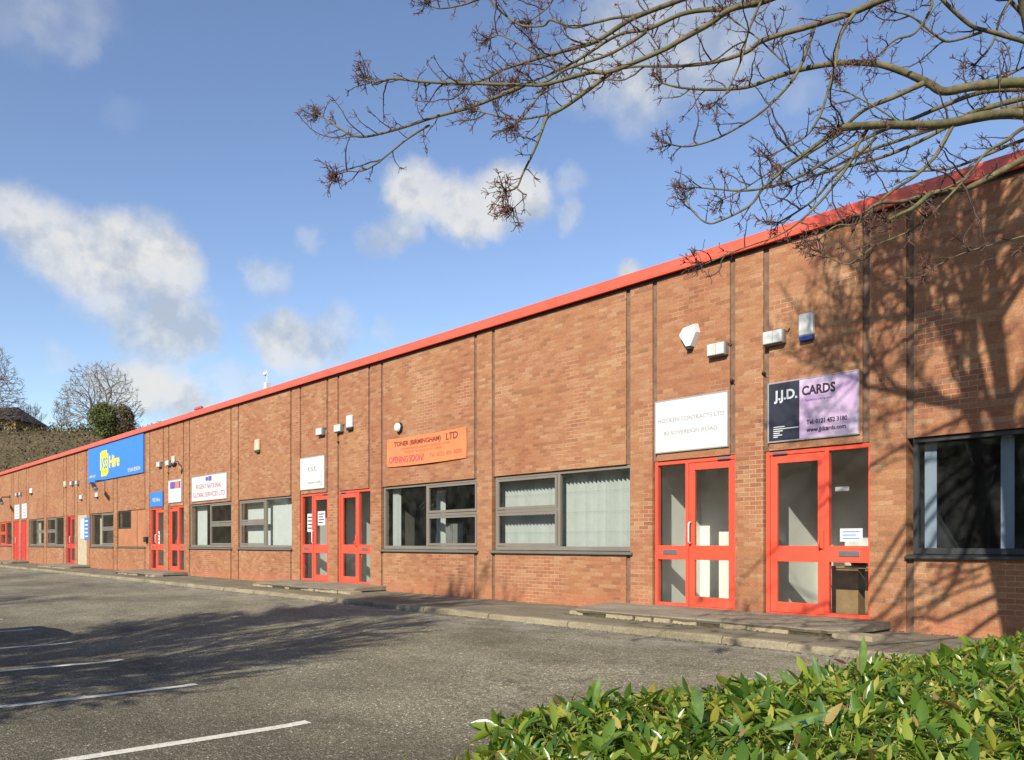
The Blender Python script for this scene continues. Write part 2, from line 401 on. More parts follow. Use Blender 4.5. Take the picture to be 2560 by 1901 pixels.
nrm = nt.nodes.new('ShaderNodeVectorMath'); nrm.operation='NORMALIZE'; nt.links.new(tc.outputs['Generated'],nrm.inputs[0])
P0 = nrm.outputs[0]
n1 = wn(P0, 13, 7, .62)
wob = vm('SUBTRACT', n1.outputs['Color'], (.5,.5,.5))
sc1 = nt.nodes.new('ShaderNodeVectorMath'); sc1.operation='SCALE'; nt.links.new(wob.outputs[0],sc1.inputs[0]); sc1.inputs[3].default_value=.050
P1a = vm('ADD', P0, sc1.outputs[0]).outputs[0]
nh = wn(P0, 46, 6, .68)
wob2 = vm('SUBTRACT', nh.outputs['Color'], (.5,.5,.5))
sc2 = nt.nodes.new('ShaderNodeVectorMath'); sc2.operation='SCALE'; nt.links.new(wob2.outputs[0],sc2.inputs[0]); sc2.inputs[3].default_value=.015
P1 = vm('ADD', P1a, sc2.outputs[0]).outputs[0]
# cumulus puffs: (direction, angular radius, density)
PUFFS = [(-0.9313,0.1757,0.3192,0.039,0.62),(-0.9312,0.2036,0.3025,0.050,0.75),(-0.9289,0.2323,0.2884,0.051,0.80),(-0.9167,0.2671,0.2972,0.052,1.00),(-0.9066,0.2958,0.3011,0.053,1.00),(-0.9027,0.3192,0.2884,0.040,0.85),(-0.9310,0.2517,0.2643,0.048,0.60),(-0.9230,0.2929,0.2495,0.058,0.60),(-0.9122,0.3311,0.2414,0.050,0.65),(-0.9233,0.3180,0.2154,0.041,0.70),(-0.9320,0.2876,0.2206,0.031,0.50),(-0.9090,0.3472,0.2305,0.032,0.60),(-0.9305,0.1687,0.3250,0.033,0.50),(-0.7661,0.5173,0.3815,0.034,1.00),(-0.7514,0.5368,0.3838,0.042,1.00),(-0.7347,0.5652,0.3753,0.044,1.00),(-0.7152,0.5918,0.3717,0.043,1.00),(-0.6931,0.6109,0.3828,0.042,1.00),(-0.6801,0.6269,0.3800,0.030,0.83),(-0.7265,0.5850,0.3604,0.033,0.88),(-0.7874,0.5119,0.3434,0.030,0.61),(-0.7716,0.5310,0.3501,0.024,0.55),(-0.6593,0.6584,0.3629,0.020,0.50),(-0.8022,0.4923,0.3379,0.024,0.39),(-0.8353,0.4378,0.3326,0.020,0.30),(-0.6478,0.6527,0.3929,0.024,0.33),(-0.8649,0.4098,0.2899,0.028,0.45),(-0.8683,0.3975,0.2969,0.022,0.35),(-0.8756,0.4245,0.2304,0.038,0.95),(-0.8699,0.4411,0.2207,0.044,0.80),(-0.8595,0.4605,0.2219,0.036,0.50),(-0.8874,0.4015,0.2266,0.025,0.45),(-0.8440,0.4773,0.2445,0.031,0.45),(-0.8182,0.5194,0.2466,0.021,0.35),(-0.8555,0.4735,0.2095,0.031,0.40),(-0.9430,0.2869,0.1689,0.037,1.00),(-0.9362,0.3096,0.1664,0.040,1.00),(-0.9494,0.2646,0.1691,0.029,0.90),(-0.9297,0.3330,0.1573,0.035,0.80),(-0.9257,0.3491,0.1454,0.030,0.50),(-0.9582,0.2396,0.1567,0.024,0.35),(-0.9101,0.3744,0.1773,0.036,0.40),(-0.8967,0.4057,0.1771,0.031,0.35),(-0.9569,0.2203,0.1894,0.024,0.25),(-0.8602,0.1686,0.4813,0.045,0.22),(-0.8528,0.2030,0.4812,0.042,0.17),(-0.8370,0.2263,0.4983,0.030,0.15),(-0.8572,0.2178,0.4667,0.021,0.14),(-0.8698,0.2534,0.4234,0.022,0.07),(-0.5725,0.6467,0.5041,0.070,0.55),(-0.5406,0.6780,0.4981,0.070,0.60),(-0.5048,0.7034,0.5003,0.060,0.50),(-0.4818,0.7323,0.4812,0.042,0.30),(-0.6087,0.6313,0.4806,0.043,0.40),(-0.5669,0.6781,0.4678,0.048,0.30),(-0.4562,0.7279,0.5119,0.045,0.30),(-0.4397,0.7745,0.4548,0.028,0.20),(-0.6217,0.7227,0.3021,0.021,0.90)]
dens = None; lift = None
for (dx,dy,dz,r,a) in PUFFS:
    d = vm('DISTANCE', P1, (dx,dy,dz)).outputs['Value']
    q = nt.nodes.new('ShaderNodeMapRange'); q.interpolation_type='SMOOTHSTEP'
    nt.links.new(d,q.inputs[0]); q.inputs[1].default_value=r; q.inputs[2].default_value=r*.34; q.inputs[3].default_value=0; q.inputs[4].default_value=a
    sp = nt.nodes.new('ShaderNodeSeparateXYZ'); nt.links.new(P1,sp.inputs[0])
    dens = q.outputs[0] if dens is None else math_(nt,'ADD',dens,math_(nt,'MULTIPLY',q.outputs[0],math_(nt,'SUBTRACT',1.0,math_(nt,'MINIMUM',dens,1.0))))
n2 = wn(P0, 34, 6, .6)
dens = math_(nt,'MULTIPLY',dens, ramp(nt,n2.outputs['Fac'],[(.2,g(.72)),(.6,g(1.0))]))
# the rest of the sky away from the modelled puffs: thin scattered cloud
n3 = wn(P0, 5, 7, .6)
sparse = ramp(nt,n3.outputs['Fac'],[(.60,g(0)),(.76,g(.5))])
behind = nt.nodes.new('ShaderNodeSeparateXYZ'); nt.links.new(P0,behind.inputs[0])
bmask = nt.nodes.new('ShaderNodeMapRange'); nt.links.new(behind.outputs[1],bmask.inputs[0]); bmask.inputs[1].default_value=-.05; bmask.inputs[2].default_value=-.35
dens = math_(nt,'MINIMUM',math_(nt,'ADD',dens,math_(nt,'MULTIPLY',sparse,bmask.outputs[0])),1.0)
# lumpy light: offset noise gives sunlit tops and grey bases
P2 = vm('ADD', P0, (.006,-.004,-.030)).outputs[0]
n4 = wn(P2, 13, 5, .55)
shade = math_(nt,'SUBTRACT',n1.outputs['Fac'],n4.outputs['Fac'])
ccol = ramp(nt, math_(nt,'ADD',math_(nt,'MULTIPLY',shade,3.2),.56), [(.14,(3.5,3.9,4.5)),(.45,(4.6,4.8,5.0)),(.78,(5.9,5.85,5.7))])
nt.links.new(mix(nt, math_(nt,'MULTIPLY',dens,.95), hs.outputs[0], ccol), bg.inputs['Color'])
vs = sc.view_settings; vs.view_transform='Standard'; vs.look='None'; vs.exposure=.47; vs.gamma=1
sc.cycles.use_denoising = True
sc.cycles.max_bounces = 8; sc.cycles.transparent_max_bounces = 12

# ------------------------------------------------------------------ ground
def lotz(y):
    if y >= -2.1: return -.12
    if y <= -8: return -.32
    return -.12 - .20*(-2.1-y)/5.9
def lerp(a,b,t): return a+(b-a)*t
ys = [-2.08,-3,-4,-5,-6,-7,-8,-12,-20,-34]
xs = [-95,-80,-60,-40,-20,-10,0,14]
m = MB()
for i in range(len(xs)-1):
    for j in range(len(ys)-1):
        m.face([(xs[i],ys[j+1],lotz(ys[j+1])),(xs[i+1],ys[j+1],lotz(ys[j+1])),(xs[i+1],ys[j],lotz(ys[j])),(xs[i],ys[j],lotz(ys[j]))])
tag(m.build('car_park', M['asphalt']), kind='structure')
m = MB(); m.face([(-900,-900,-.37),(900,-900,-.37),(900,900,-.37),(-900,900,-.37)])
tag(m.build('ground', M['grass']), kind='structure')
# footway: gently uneven sheet between wall and kerb
rng = random.Random(4)
m = MB()
X0, X1, nx, ny = -78, 9, 220, 7
def pz(i,j):
    x = lerp(X0,X1,i/nx); y = lerp(-1.96,0.10,j/ny)
    return (x,y,-.045+.03*j/ny + .012*noise.noise(Vector((x*.9,y*2,0))))
m.idx([pz(i,j) for i in range(nx+1) for j in range(ny+1)], [(i*(ny+1)+j,(i+1)*(ny+1)+j,(i+1)*(ny+1)+j+1,i*(ny+1)+j+1) for i in range(nx) for j in range(ny)], smooth=True)
tag(m.build('footway', M['pave']), kind='structure')
# kerb: one run of worn stones, each a touch out of line
m = MB(); x = X0
while x < X1:
    L = .9+rng.uniform(-.03,.05); e = rng.uniform(-.012,.010); t = rng.uniform(-.012,.012)
    x1 = x+L-rng.uniform(.006,.018)
    n = 6; y0 = -2.10+e
    P = []
    for q in range(n+1):
        xx = lerp(x,x1,q/n); wv = .007*noise.noise(Vector((xx*3,0,5)))
        zt = -.035+t*.6+wv
        P += [(xx,y0-.012+wv,-.16),(xx,y0+wv,zt-.028),(xx,y0+.028+wv,zt),(xx,-1.955,zt+.004),(xx,-1.955,-.16)]
    F = [(5*q+k,5*q+k+1,5*q+k+6,5*q+k+5) for q in range(n) for k in range(4)]+[(0,1,2,3,4)]+[tuple(5*n+k for k in (4,3,2,1,0))]
    m.idx(P,F); x += L
tag(m.build('kerb', M['kerb']), kind='structure')
# grit and moss in the gutter and along the wall foot
m = MB()
for i in range(2600):
    x = -rng.random()**1.6*60+3; s = rng.uniform(.004,.016)
    if rng.random()<.6: y = -2.13-abs(rng.gauss(0,.06)); z=lotz(y)+.001
    else: y = -abs(rng.gauss(0,.03))-.01; z=-.014
    a = rng.random()*6.28
    P=[(x+s*math.cos(a+k*2.1)*rng.uniform(.7,1.4),y+s*math.sin(a+k*2.1),z) for k in range(3)]+[(x,y,z+s*.8)]
    m.idx(P,[(0,1,3),(1,2,3),(2,0,3)])
tag(m.build('gutter_grit', M['debris']), 'loose grit and moss along the gutter and wall foot', 'grit', kind='stuff')
# bay lines
for k, x in enumerate([-6.18,-8.58,-10.98,-13.38,-15.9,-18.35,-20.8,-23.2]):
    m = MB(); n=26; P=[]
    for q in range(n+1):
        y = lerp(-7.76,-12.6,q/n); j=.006*noise.noise(Vector((x,y*4,0)))
        P += [(x-.062+j,y,lotz(y)+.004),(x+.062+j*.5,y,lotz(y)+.004)]
    m.idx(P,[(2*q,2*q+2,2*q+3,2*q+1) for q in range(n)])
    tag(m.build('parking_line', M['paint'], fixn=False), kind='structure')

# door slabs
def slab(xa, xb, label, fancy):
    r = random.Random(int(abs(xa)*10)); m = MB()
    t = thing('door_slab', label, 'doorstep', (0,0,0), 0, 'low concrete slabs in front of the doors')
    n = int((xb-xa)*9); P=[]; cols=[]
    for i in range(n+1):
        x = lerp(xa,xb,i/n); fr = -1.22+.04*noise.noise(Vector((x*2.3,0,1)))+.025*noise.noise(Vector((x*9,0,2)))
        if i in (0,n): fr = -.9
        if i in (1,n-1): fr = -1.12
        ed = .012*noise.noise(Vector((x*3,4,0)))
        cols.append([(x,.05,.105),(x,-.35,.10+ed*.5),(x,-.8,.083+ed),(x,fr+.03,.066+ed),(x,fr,.050+ed),(x,fr+.03,.012+ed),(x,.05,.012)])
    for c in cols: P += c
    F = [(7*i+k,7*i+k+1,7*i+k+8,7*i+k+7) for i in range(n) for k in range(6)]
    F += [tuple(range(0,7))[::-1], tuple(7*n+k for k in range(7))]
    m.idx(P,F,smooth=False); m.build('concrete_top', M['slab'], t)
    m = MB(); x = xa+.05
    while x < xb-.12:
        L = r.uniform(.22,.62)
        if r.random() > (.10 if fancy else .2):
            fr = -1.205+.035*noise.noise(Vector((x*2.3,0,1))); y0 = fr+r.uniform(-.015,.03); zt = .030+r.uniform(-.012,.004)
            a = r.uniform(-.012,.012)
            m.idx([(x,y0,-.06),(x+L,y0+a,-.06),(x+L,-.9,-.06),(x,-.9,-.06),(x+.01,y0+.01,zt),(x+L-.01,y0+a+.01,zt-.004),(x+L,-.9,zt),(x,-.9,zt)],[(0,1,5,4),(1,2,6,5),(2,3,7,6),(3,0,4,7),(4,5,6,7)])
        x += L+r.uniform(.01,.05)
    m.build('broken_edging', M['stonebit'], t)
    m = MB()
    m.box(xa+.02,xb-.02,-.88,.04,-.06,.0105); m.box(xa+.14,xb-.14,-1.175,-.88,-.06,.0105)
    m.build('earth_bed', M['debris'], t)
    m = MB()
    for i in range(520 if fancy else 120):
        x = r.uniform(xa,xb); y = -1.24+r.gauss(0,.025); s = r.uniform(.006,.028)*(1 if r.random()<.8 else 1.6)
        z = -.045; 
        a = r.random()*6
        m.idx([(x+s*math.cos(a+q*1.57)*1.4,y+s*math.sin(a+q*1.57)*.7,z) for q in range(4)]+[(x,y,z+s*.8)],[(0,1,4),(1,2,4),(2,3,4),(3,0,4)])
    m.build('moss_tufts', M['moss'], t)
slab(-9.75,-4.95,'long broken edged concrete slab before the two nearest red doors', True)
slab(-21.9,-17.05,'concrete slab before the two doors beside the white square sign', True)
slab(-34.4,-29.9,'pale concrete slab before the pair of doors right of the big blue sign', False)
slab(-46.9,-42.2,'concrete slab before the lone red door and rendered panel', False)
slab(-59.1,-54.8,'farthest concrete slab before the two solid red doors', False)

# ------------------------------------------------------------------ the terrace of units
BLD = thing('industrial_terrace', 'long single storey red brick row of business units with coral fascia', 'building', (0,0,0))
PER = 12.54
PIERS = []
for k in range(-1,6):
    for off in (0,-2.09,-4.18,-8.36): PIERS.append(-4.99-PER*k+off)
PIERS = sorted([p for p in PIERS if -73 < p < 8.5])
HEAD, SILL, DTOP, TOP = 2.49, 1.0, 2.49, 5.60
T = .26
def bay_type(a,b):      # a,b pier centres
    if b-a > 3: return 'win'
    return 'door'
bays = [(PIERS[i],PIERS[i+1]) for i in range(len(PIERS)-1)]
w_ = MB()
for p in PIERS:
    w_.box(p-.24,p+.24,0,T,-.2,TOP)
JN = []
def bay_right_index(a,b):
    return 0
for (a,b) in bays:
    ty = bay_type(a,b)
    xa, xb = a+.34, b-.34
    if ty=='win':
        w_.box(xa,xb,0,T,-.2,SILL-.05); w_.box(xa,xb,0,T,HEAD+.01,TOP)
        segs_l = [(-.2,SILL-.05),(HEAD+.01,TOP)]
    else:
        w_.box(xa,xb,0,T,-.2,.10); w_.box(xa,xb,0,T,DTOP+.01,TOP)
        segs_l = [(-.2,.10),(DTOP+.01,TOP)]
    for z0,z1 in segs_l:
        for (u0,u1) in ((a+.24,a+.34),(b-.34,b-.24)):
            jn=MB(); jn.box(u0,u1,.035,T-.01,z0,z1); JN.append(jn)
xl, xr = PIERS[0]-.24, PIERS[-1]+.24
# side and rear walls
w_.box(xl,xl+T,T,18,-.3,TOP); w_.box(xr-T,xr,T,18,-.3,TOP); w_.box(xl,xr,18,18+T,-.3,TOP)
w_.build('brick_wall', M['brick'], BLD)
for jn in JN: jn.build('recessed_joint', M['joint'], BLD)
m = MB(); m.idx([(xl-.05,-.06,5.62),(xr+.05,-.06,5.62),(xr+.05,9,6.5),(xl-.05,9,6.5),(xl-.05,18.4,5.62),(xr+.05,18.4,5.62)],[(0,1,2,3),(3,2,5,4)])
m.face([(xl,T+.02,5.5),(xl,18,5.5),(xr,18,5.5),(xr,T+.02,5.5)])
m.build('roof', M['roofsheet'], BLD)
# fascia: pressed steel trim in lengths
m = MB(); x = xl-.06
while x < xr:
    x1 = min(x+3.05, xr+.06)
    P=[(-.02,5.550),(-.10,5.540),(-.105,5.568),(-.10,5.722),(-.09,5.732),(.03,5.742)]
    pts=[(x+.0015,yy,zz) for yy,zz in P]+[(x1-.0015,yy,zz) for yy,zz in P]
    n=len(P); m.idx(pts,[(i,i+n,i+1+n,i+1) for i in range(n-1)]); x = x1
x = xl-.06+3.05
while x < xr:
    m.idx([(x-.03,yy-.003 if yy<0 else yy,zz+(.003 if i_>3 else 0)) for i_,(yy,zz) in enumerate(P)]+[(x+.03,yy-.003 if yy<0 else yy,zz+(.003 if i_>3 else 0)) for i_,(yy,zz) in enumerate(P)],[(i,i+n,i+1+n,i+1) for i in range(n-1)]); x += 3.05
fo = m.build('fascia', M['fascia'], BLD, fixn=False)
m = MB(); m.box(xl,xr,-.008,.0,5.50,5.555)
m.build('flashing_strip', M['blackmetal'], BLD)

# rooms behind the glass
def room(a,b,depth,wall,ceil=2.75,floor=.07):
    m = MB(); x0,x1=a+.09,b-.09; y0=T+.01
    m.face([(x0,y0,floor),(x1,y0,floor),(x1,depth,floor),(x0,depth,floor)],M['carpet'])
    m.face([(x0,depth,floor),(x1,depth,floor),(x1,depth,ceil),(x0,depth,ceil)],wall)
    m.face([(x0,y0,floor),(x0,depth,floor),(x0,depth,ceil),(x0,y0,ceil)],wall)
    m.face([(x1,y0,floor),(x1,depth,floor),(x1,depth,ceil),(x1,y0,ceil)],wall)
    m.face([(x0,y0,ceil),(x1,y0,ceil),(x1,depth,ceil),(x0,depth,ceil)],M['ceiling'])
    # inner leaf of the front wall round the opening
    return m.build('interior_room', None, BLD)

def bars(m, x0,x1,z0,z1, w, y0,y1):
    """rectangular frame butted: stiles full height, rails between"""
    wl,wr,wt,wb = w
    m.cbox(x0,x0+wl,y0,y1,z0,z1,.003); m.cbox(x1-wr,x1,y0,y1,z0,z1,.003)
    m.cbox(x0+wl,x1-wr,y0+.001,y1-.001,z1-wt,z1,.003); m.cbox(x0+wl,x1-wr,y0+.001,y1-.001,z0,z0+wb,.003)

def window(a,b,kind,fm,gm,split=.51,label=None):
    x0, x1 = a+.31, b-.235
    z0, z1 = SILL, HEAD
    f = MB(); bars(f,x0,x1,z0,z1,(.055,.055,.055,.075),.045,.115)
    xm = lerp(x0,x1,split)
    f.cbox(xm-.035,xm+.035,.046,.114,z0+.075,z1-.055,.003)
    W = f.build('window', fm, BLD)
    if label: W['label']=label
    panes = []
    if kind=='stackleft': fx,ox=(xm+.035,x1-.055),(x0+.055,xm-.035)
    elif kind=='stackright': fx,ox=(x0+.055,xm-.035),(xm+.035,x1-.055)
    else: fx,ox=(x0+.055,xm-.035),None
    zm = lerp(z0,z1,.52)
    panes.append((fx[0],fx[1],z0+.075,z1-.055,.09))
    if ox:
        t = MB(); t.cbox(ox[0],ox[1],.047,.113,zm-.03,zm+.03,.003); t.build('transom', fm, W)
        for (c0,c1) in ((z0+.075,zm-.03),(zm+.03,z1-.055)):
            s = MB(); bars(s,ox[0]+.006,ox[1]-.006,c0+.006,c1-.006,(.05,.05,.05,.055),.028,.075)
            s.build('casement', fm, W); panes.append((ox[0]+.056,ox[1]-.056,c0+.061,c1-.056,.06))
    else: panes.append((xm+.035,x1-.055,z0+.075,z1-.055,.09))
    for (c0,c1,d0,d1,yy) in panes:
        q = MB(); q.face([(c0,yy,d0),(c1,yy,d0),(c1,yy,d1),(c0,yy,d1)]); q.build('glass_pane', gm, W)
    s = MB()
    sx0,sx1=x0-.07,x1+.05
    P=[(-.055,.935),(-.06,.952),(-.055,.968),(.043,.992),(.043,.94)]
    s.idx([(sx0,y,z) for y,z in P]+[(sx1,y,z) for y,z in P],[(0,1,6,5),(1,2,7,6),(2,3,8,7),(3,4,9,8),(4,0,5,9),(4,3,2,1,0),(5,6,7,8,9)])
    s.build('sill', M['sill'] if fm!=M['framedark'] else fm, W)
    return W

def door(a,b,kind,fm,handle=True,plain=False):
    """kind L: sidelight left, leaf right (door one); R: mirrored"""
    x0,x1 = a+.27,b-.22; z0,z1=.108,DTOP
    def X(t): return x0+t if kind=='L' else x1-t
    W = x1-x0
    def fb(m,t0,t1,y0,y1,c0,c1,c=.003):
        p,q = sorted((X(t0),X(t1))); m.cbox(p,q,y0,y1,c0,c1,c)
    f = MB(); sw=.62
    fb(f,0,.055,.03,.12,z0,z1); fb(f,W-.06,W,.03,.12,z0,z1)
    fb(f,.055,W-.06,.031,.119,z1-.06,z1); fb(f,.055,sw,.031,.119,z0,z0+.055)
    fb(f,sw,sw+.06,.031,.119,z0,z1-.06)
    if not plain: fb(f,.055,sw,.032,.118,.87,1.10)
    fb(f,sw+.06,W-.06,.05,.119,z0-.004,z0+.018)
    D = f.build('entrance_door', fm, BLD)
    L = MB(); a0,a1 = sw+.066,W-.066; c0,c1=z0+.022,z1-.066
    st=.105
    fb(L,a0,a0+st,.045,.095,c0,c1); fb(L,a1-st,a1,.045,.095,c0,c1)
    fb(L,a0+st,a1-st,.046,.094,c1-.115,c1); fb(L,a0+st,a1-st,.046,.094,c0,c0+.15); fb(L,a0+st,a1-st,.046,.094,.87,1.10)
    L.build('door_leaf', fm, D)
    if plain:
        q = MB(); fb(q,a0+st,a1-st,.06,.07,c0+.15,.87); fb(q,a0+st,a1-st,.06,.07,1.10,c1-.115); fb(q,.055,sw,.06,.07,z0+.055,z1-.06); q.build('infill_panel', fm, D)
    else:
        for (t0,t1,d0,d1,yy) in ((.055,sw,z0+.055,.87,.075),(.055,sw,1.10,z1-.06,.075),(a0+st,a1-st,c0+.15,.87,.07),(a0+st,a1-st,1.10,c1-.115,.07)):
            p,q2=sorted((X(t0),X(t1))); q=MB(); q.face([(p,yy,d0),(q2,yy,d0),(q2,yy,d1),(p,yy,d1)]); q.build('glass_pane', M['glass'], D)
        q=MB(); p,q2=sorted((X(.17),X(.47))); q.cbox(p,q2,.018,.031,.955,1.03,.003); q.build('letter_plate', M['chrome'], D)
    # pull handle
    hx=X(a0+st*.45); q=MB()
    if kind=='L': q.tube([(hx,.046,1.47),(hx,-.02,1.47),(hx,-.035,1.44),(hx,-.035,1.17),(hx,-.02,1.14),(hx,.046,1.14)],.014,8); q.build('pull_handle', M['white'], D)
    else:
        q.cbox(hx-.035,hx+.035,.01,.046,1.06,1.32,.008); q.tube([(hx,.01,1.08),(hx,-.03,1.08),(hx,-.03,1.2)],.01,6); q.build('pull_handle', fm, D)
    q=MB(); p,q2=sorted((X(W-.35),X(W-.12))); q.cbox(p,q2,-.002,.031,z1-.052,z1-.018,.004); q.build('door_closer', M['chrome'], D)
    return D

def blind(a,b,y,z0,z1,mat,label,ang=.35,pitch=.085,gap=0,rail=True):
    t = thing('vertical_blind', label, 'blind', ((a+b)/2,y,0), 0, 'vertical blinds inside the office windows')
    r = random.Random(int(abs(a)*7)); m=MB(); x=a
    while x<b:
        an=ang+r.uniform(-.06,.06); hw=.044; dx,dy=math.cos(an)*hw,math.sin(an)*hw; j=r.uniform(-.01,.01)
        xc=x-(a+b)/2; z=z0+r.uniform(0,.02)
        m.idx([(xc-dx,-dy,z),(xc,.006,z),(xc+dx,dy,z),(xc-dx,-dy,z1),(xc,.006,z1),(xc+dx,dy,z1)],[(0,1,4,3),(1,2,5,4)],smooth=True)
        m.idx([(xc-dx*.9,-dy-.003,z),(xc+dx*.9,dy-.003,z),(xc+dx*.9,dy-.003,z+.035),(xc-dx*.9,-dy-.003,z+.035)],[(0,1,2,3)])
        x+=pitch
    m.build('slats', mat, t)
    m=MB(); m.box(a-(a+b)/2-.03,b-(a+b)/2+.03,-.02,.03,z1+.004,z1+.045); m.build('headrail', M['white'], t)
    if gap:
        m=MB()
        for zz in (1.35,1.72,2.1): m.tube([(a-(a+b)/2,-.05,zz),(b-(a+b)/2,-.05,zz)],.0016,4)
        m.build('bead_chain', M['greymetal'], t)
    return t

# fill each bay
wi = 0; di = 0
for (a,b) in reversed(bays):
    ty = bay_type(a,b); c=(a+b)/2
    if ty=='door':
        # which door of its pair (right of pair = R kind)
        k = round((-4.99-b)/PER*1e3)/1e3
        right = abs(((-4.99-b)/PER) - round((-4.99-b)/PER)) < .05
        if -45 < c < -43 : # rendered panel in place of the door
            m=MB(); m.box(a+.24,b-.24,.02,T,.10,DTOP+.05); m.build('rendered_panel', M['render'], BLD); continue
        pass
    if ty=='win':
        rightw = abs(((-4.99-b)/PER)-round((-4.99-b)/PER)-.333) < .04   # window B position
        if -40.2 < c < -36:
            room(a,b,4,M['roomdark'])
            m=MB(); x0,x1=a+.31,b-.24
            m.box(x0+1.72,x1,.04,.10,SILL,HEAD); m.box(x0,x1-(x1-x0-1.72)-.002,.04,.10,SILL,1.74)
            p=m.build('infill_board', M['tanpanel'], BLD); p['label']='tan board filling most of a window opening beside a small window'
            m=MB(); m.box(x1-1.15,x1-1.09,.03,.04,SILL,HEAD); m.build('cover_strip', M['joint'], p)
            f=MB(); bars(f,x0,x0+1.71,1.745,HEAD,(.06,.06,.06,.06),.04,.10); W=f.build('window', M['framedark'], BLD); W['label']='small dark window over the tan board'
            q=MB(); q.face([(x0+.06,.07,1.80),(x0+1.65,.07,1.80),(x0+1.65,.07,HEAD-.06),(x0+.06,.07,HEAD-.06)]); q.build('glass_pane', M['glass'], W)
            s=MB(); s.box(x0-.05,x1+.04,-.05,.04,.945,.99); s.build('sill', M['sill'], W)
            continue
        if b < -58 and b > -60:
            W=window(a,b,'stackleft',M['door'],M['glass'],.45,'window with red frame'); room(a,b,3,M['roomwall']); continue
        fm = M['framedark'] if c>-4 and c<-1 else M['frame']
        gm = M['glassdark'] if c>-4 and c<-1 else M['glass']
        window(a,b,'stackleft' if rightw else 'stackright',fm,gm,.505 if rightw else .49)
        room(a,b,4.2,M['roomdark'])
    else:
        far = c < -54 and c > -60
        fm = M['doordeep'] if far or (-47.5<c<-44.5) else M['door']
        door(a,b,'R' if right else 'L',fm,plain=far)
        room(a,b,1.55 if not right else 1.9,M['roomwall'])

blind(-13.2,-11.5,.32,1.04,2.42,M['blind'],'pale vertical blind closed behind the stacked panes of the nearest wide window',1.12,.100,1)
blind(-11.42,-9.52,.32,1.04,2.42,M['blind'],'pale vertical blind closed behind the fixed right pane of the nearest wide window',1.12,.100,1)
blind(-25.75,-24.3,.30,1.04,2.42,M['blind'],'pale blind behind stacked panes of the window left of the white square sign',.1,.084)
blind(-24.22,-22.0,.30,1.04,2.42,M['blind'],'pale blind behind fixed pane of the window left of the white square sign',.1,.084)
blind(-29.9,-28.95,.30,1.04,2.42,M['blind'],'pale blind drawn to the left end under the sign with dark red lettering',.2,.084)
blind(-17.08,-16.85,.26,1.04,2.42,M['blind'],'narrow bunched blind at the left end of window under the orange banner',1.2,.05)
blind(-15.62,-15.38,.5,1.04,2.3,M['blind'],'bunched blind near the middle of window under the orange banner',1.2,.05)
blind(-2.6,-1.2,.45,1.04,2.42,M['blinddark'],'grey blind behind the dark framed window at the right edge',1.0,.11)
blind(-4.56,-4.48,.22,1.04,2.42,M['blind'],'pale bunched blind at left end of the dark framed window',.1,.03)
blind(-3.66,-3.6,.22,1.04,2.42,M['blind'],'pale bunched blind in the middle of the dark framed window',.1,.03)
blind(-41.7,-41.2,.30,1.04,2.42,M['cream'],'cream blind bunched left in the window below the large blue sign',.2,.084)
blind(-54.1,-53.3,.30,1.04,2.42,M['cream'],'cream blind at left end of the farthest grey framed window',.2,.084)

# things seen through the glass
t = thing('hanging_plant','dark trailing plant hanging behind the window under the orange banner','plant',(-16.2,.9,1.95))
m=MB(); r=random.Random(3)
m.lathe([(.06,-.1),(.12,-.05),(.14,.06),(.13,.06)],k=14); m.build('pot',M['blackmetal'],t)
m=MB()
for i in range(46):
    an=r.random()*6.28; l=r.uniform(.2,.5); u=r.uniform(.1,.4)
    m.tube([(0,0,.06),(math.cos(an)*l*.5,math.sin(an)*l*.5,.06+u),(math.cos(an)*l,math.sin(an)*l,u*.4-.05)],[.012,.02,.004],3)
m.build('fronds',M['moss'],t)
m=MB(); m.tube([(0,0,.06),(0,0,.8)],.004,4); m.build('hanging_wire',M['blackmetal'],t)
t = thing('office_cabinet','dark cabinet standing inside the window under the orange banner','cabinet',(-16.2,1.6,.07))
m=MB(); m.cbox(-.45,.45,-.25,.25,0,1.6,.01); m.build('carcass',M['blackmetal'],t)
m=MB(); m.cbox(-.42,-.01,-.268,-.251,.05,1.55,.004); m.cbox(.01,.42,-.268,-.251,.05,1.55,.004); m.build('cabinet_doors',M['greymetal'],t)
t = thing('sun_patch_board','pale sloped board standing in for the sunlit wall patch under the orange banner','board',(-14.2,1.2,.07))  # added pale sheet cut to the shape of sunlight on the room wall
m=MB(); m.prism([(-.7,.0),(.65,.0),(.65,.98),(-.7,1.62)],-.02,.02); m.build('panel',M['roomwall'],t)
m=MB(); m.box(-.6,-.55,.02,.4,0,.04); m.box(.5,.55,.02,.4,0,.04); m.build('feet',M['blackmetal'],t)
t = thing('office_desk','light wooden desk seen through lower glass of the nearest red door','desk',(-5.62,.95,.07))
m=MB(); m.cbox(-.55,.38,-.3,.3,.70,.73,.004); m.build('desk_top',M['wood'],t)
m=MB(); m.cbox(-.50,-.1,-.28,.26,0,.70,.004); m.cbox(.0,.33,-.28,.26,0,.70,.004); m.build('drawer_units',M['wood'],t)
t = thing('waste_bag','crumpled dark bag on the desk inside the nearest red door','bag',(-5.7,.9,.805))
me = MB(); r=random.Random(5)
P=[];K=12
for i in range(7):
    for j in range(K):
        ph=math.pi*i/6; rr=math.sin(ph)*(.17+r.uniform(-.04,.04)); P.append((rr*1.5*math.cos(j*6.283/K),rr*math.sin(j*6.283/K),.0+.09*math.cos(ph)+.02))
me.idx(P,[(i*K+j,i*K+(j+1)%K,(i+1)*K+(j+1)%K,(i+1)*K+j) for i in range(6) for j in range(K)],smooth=True); me.build('bag_body',M['navy'],t)
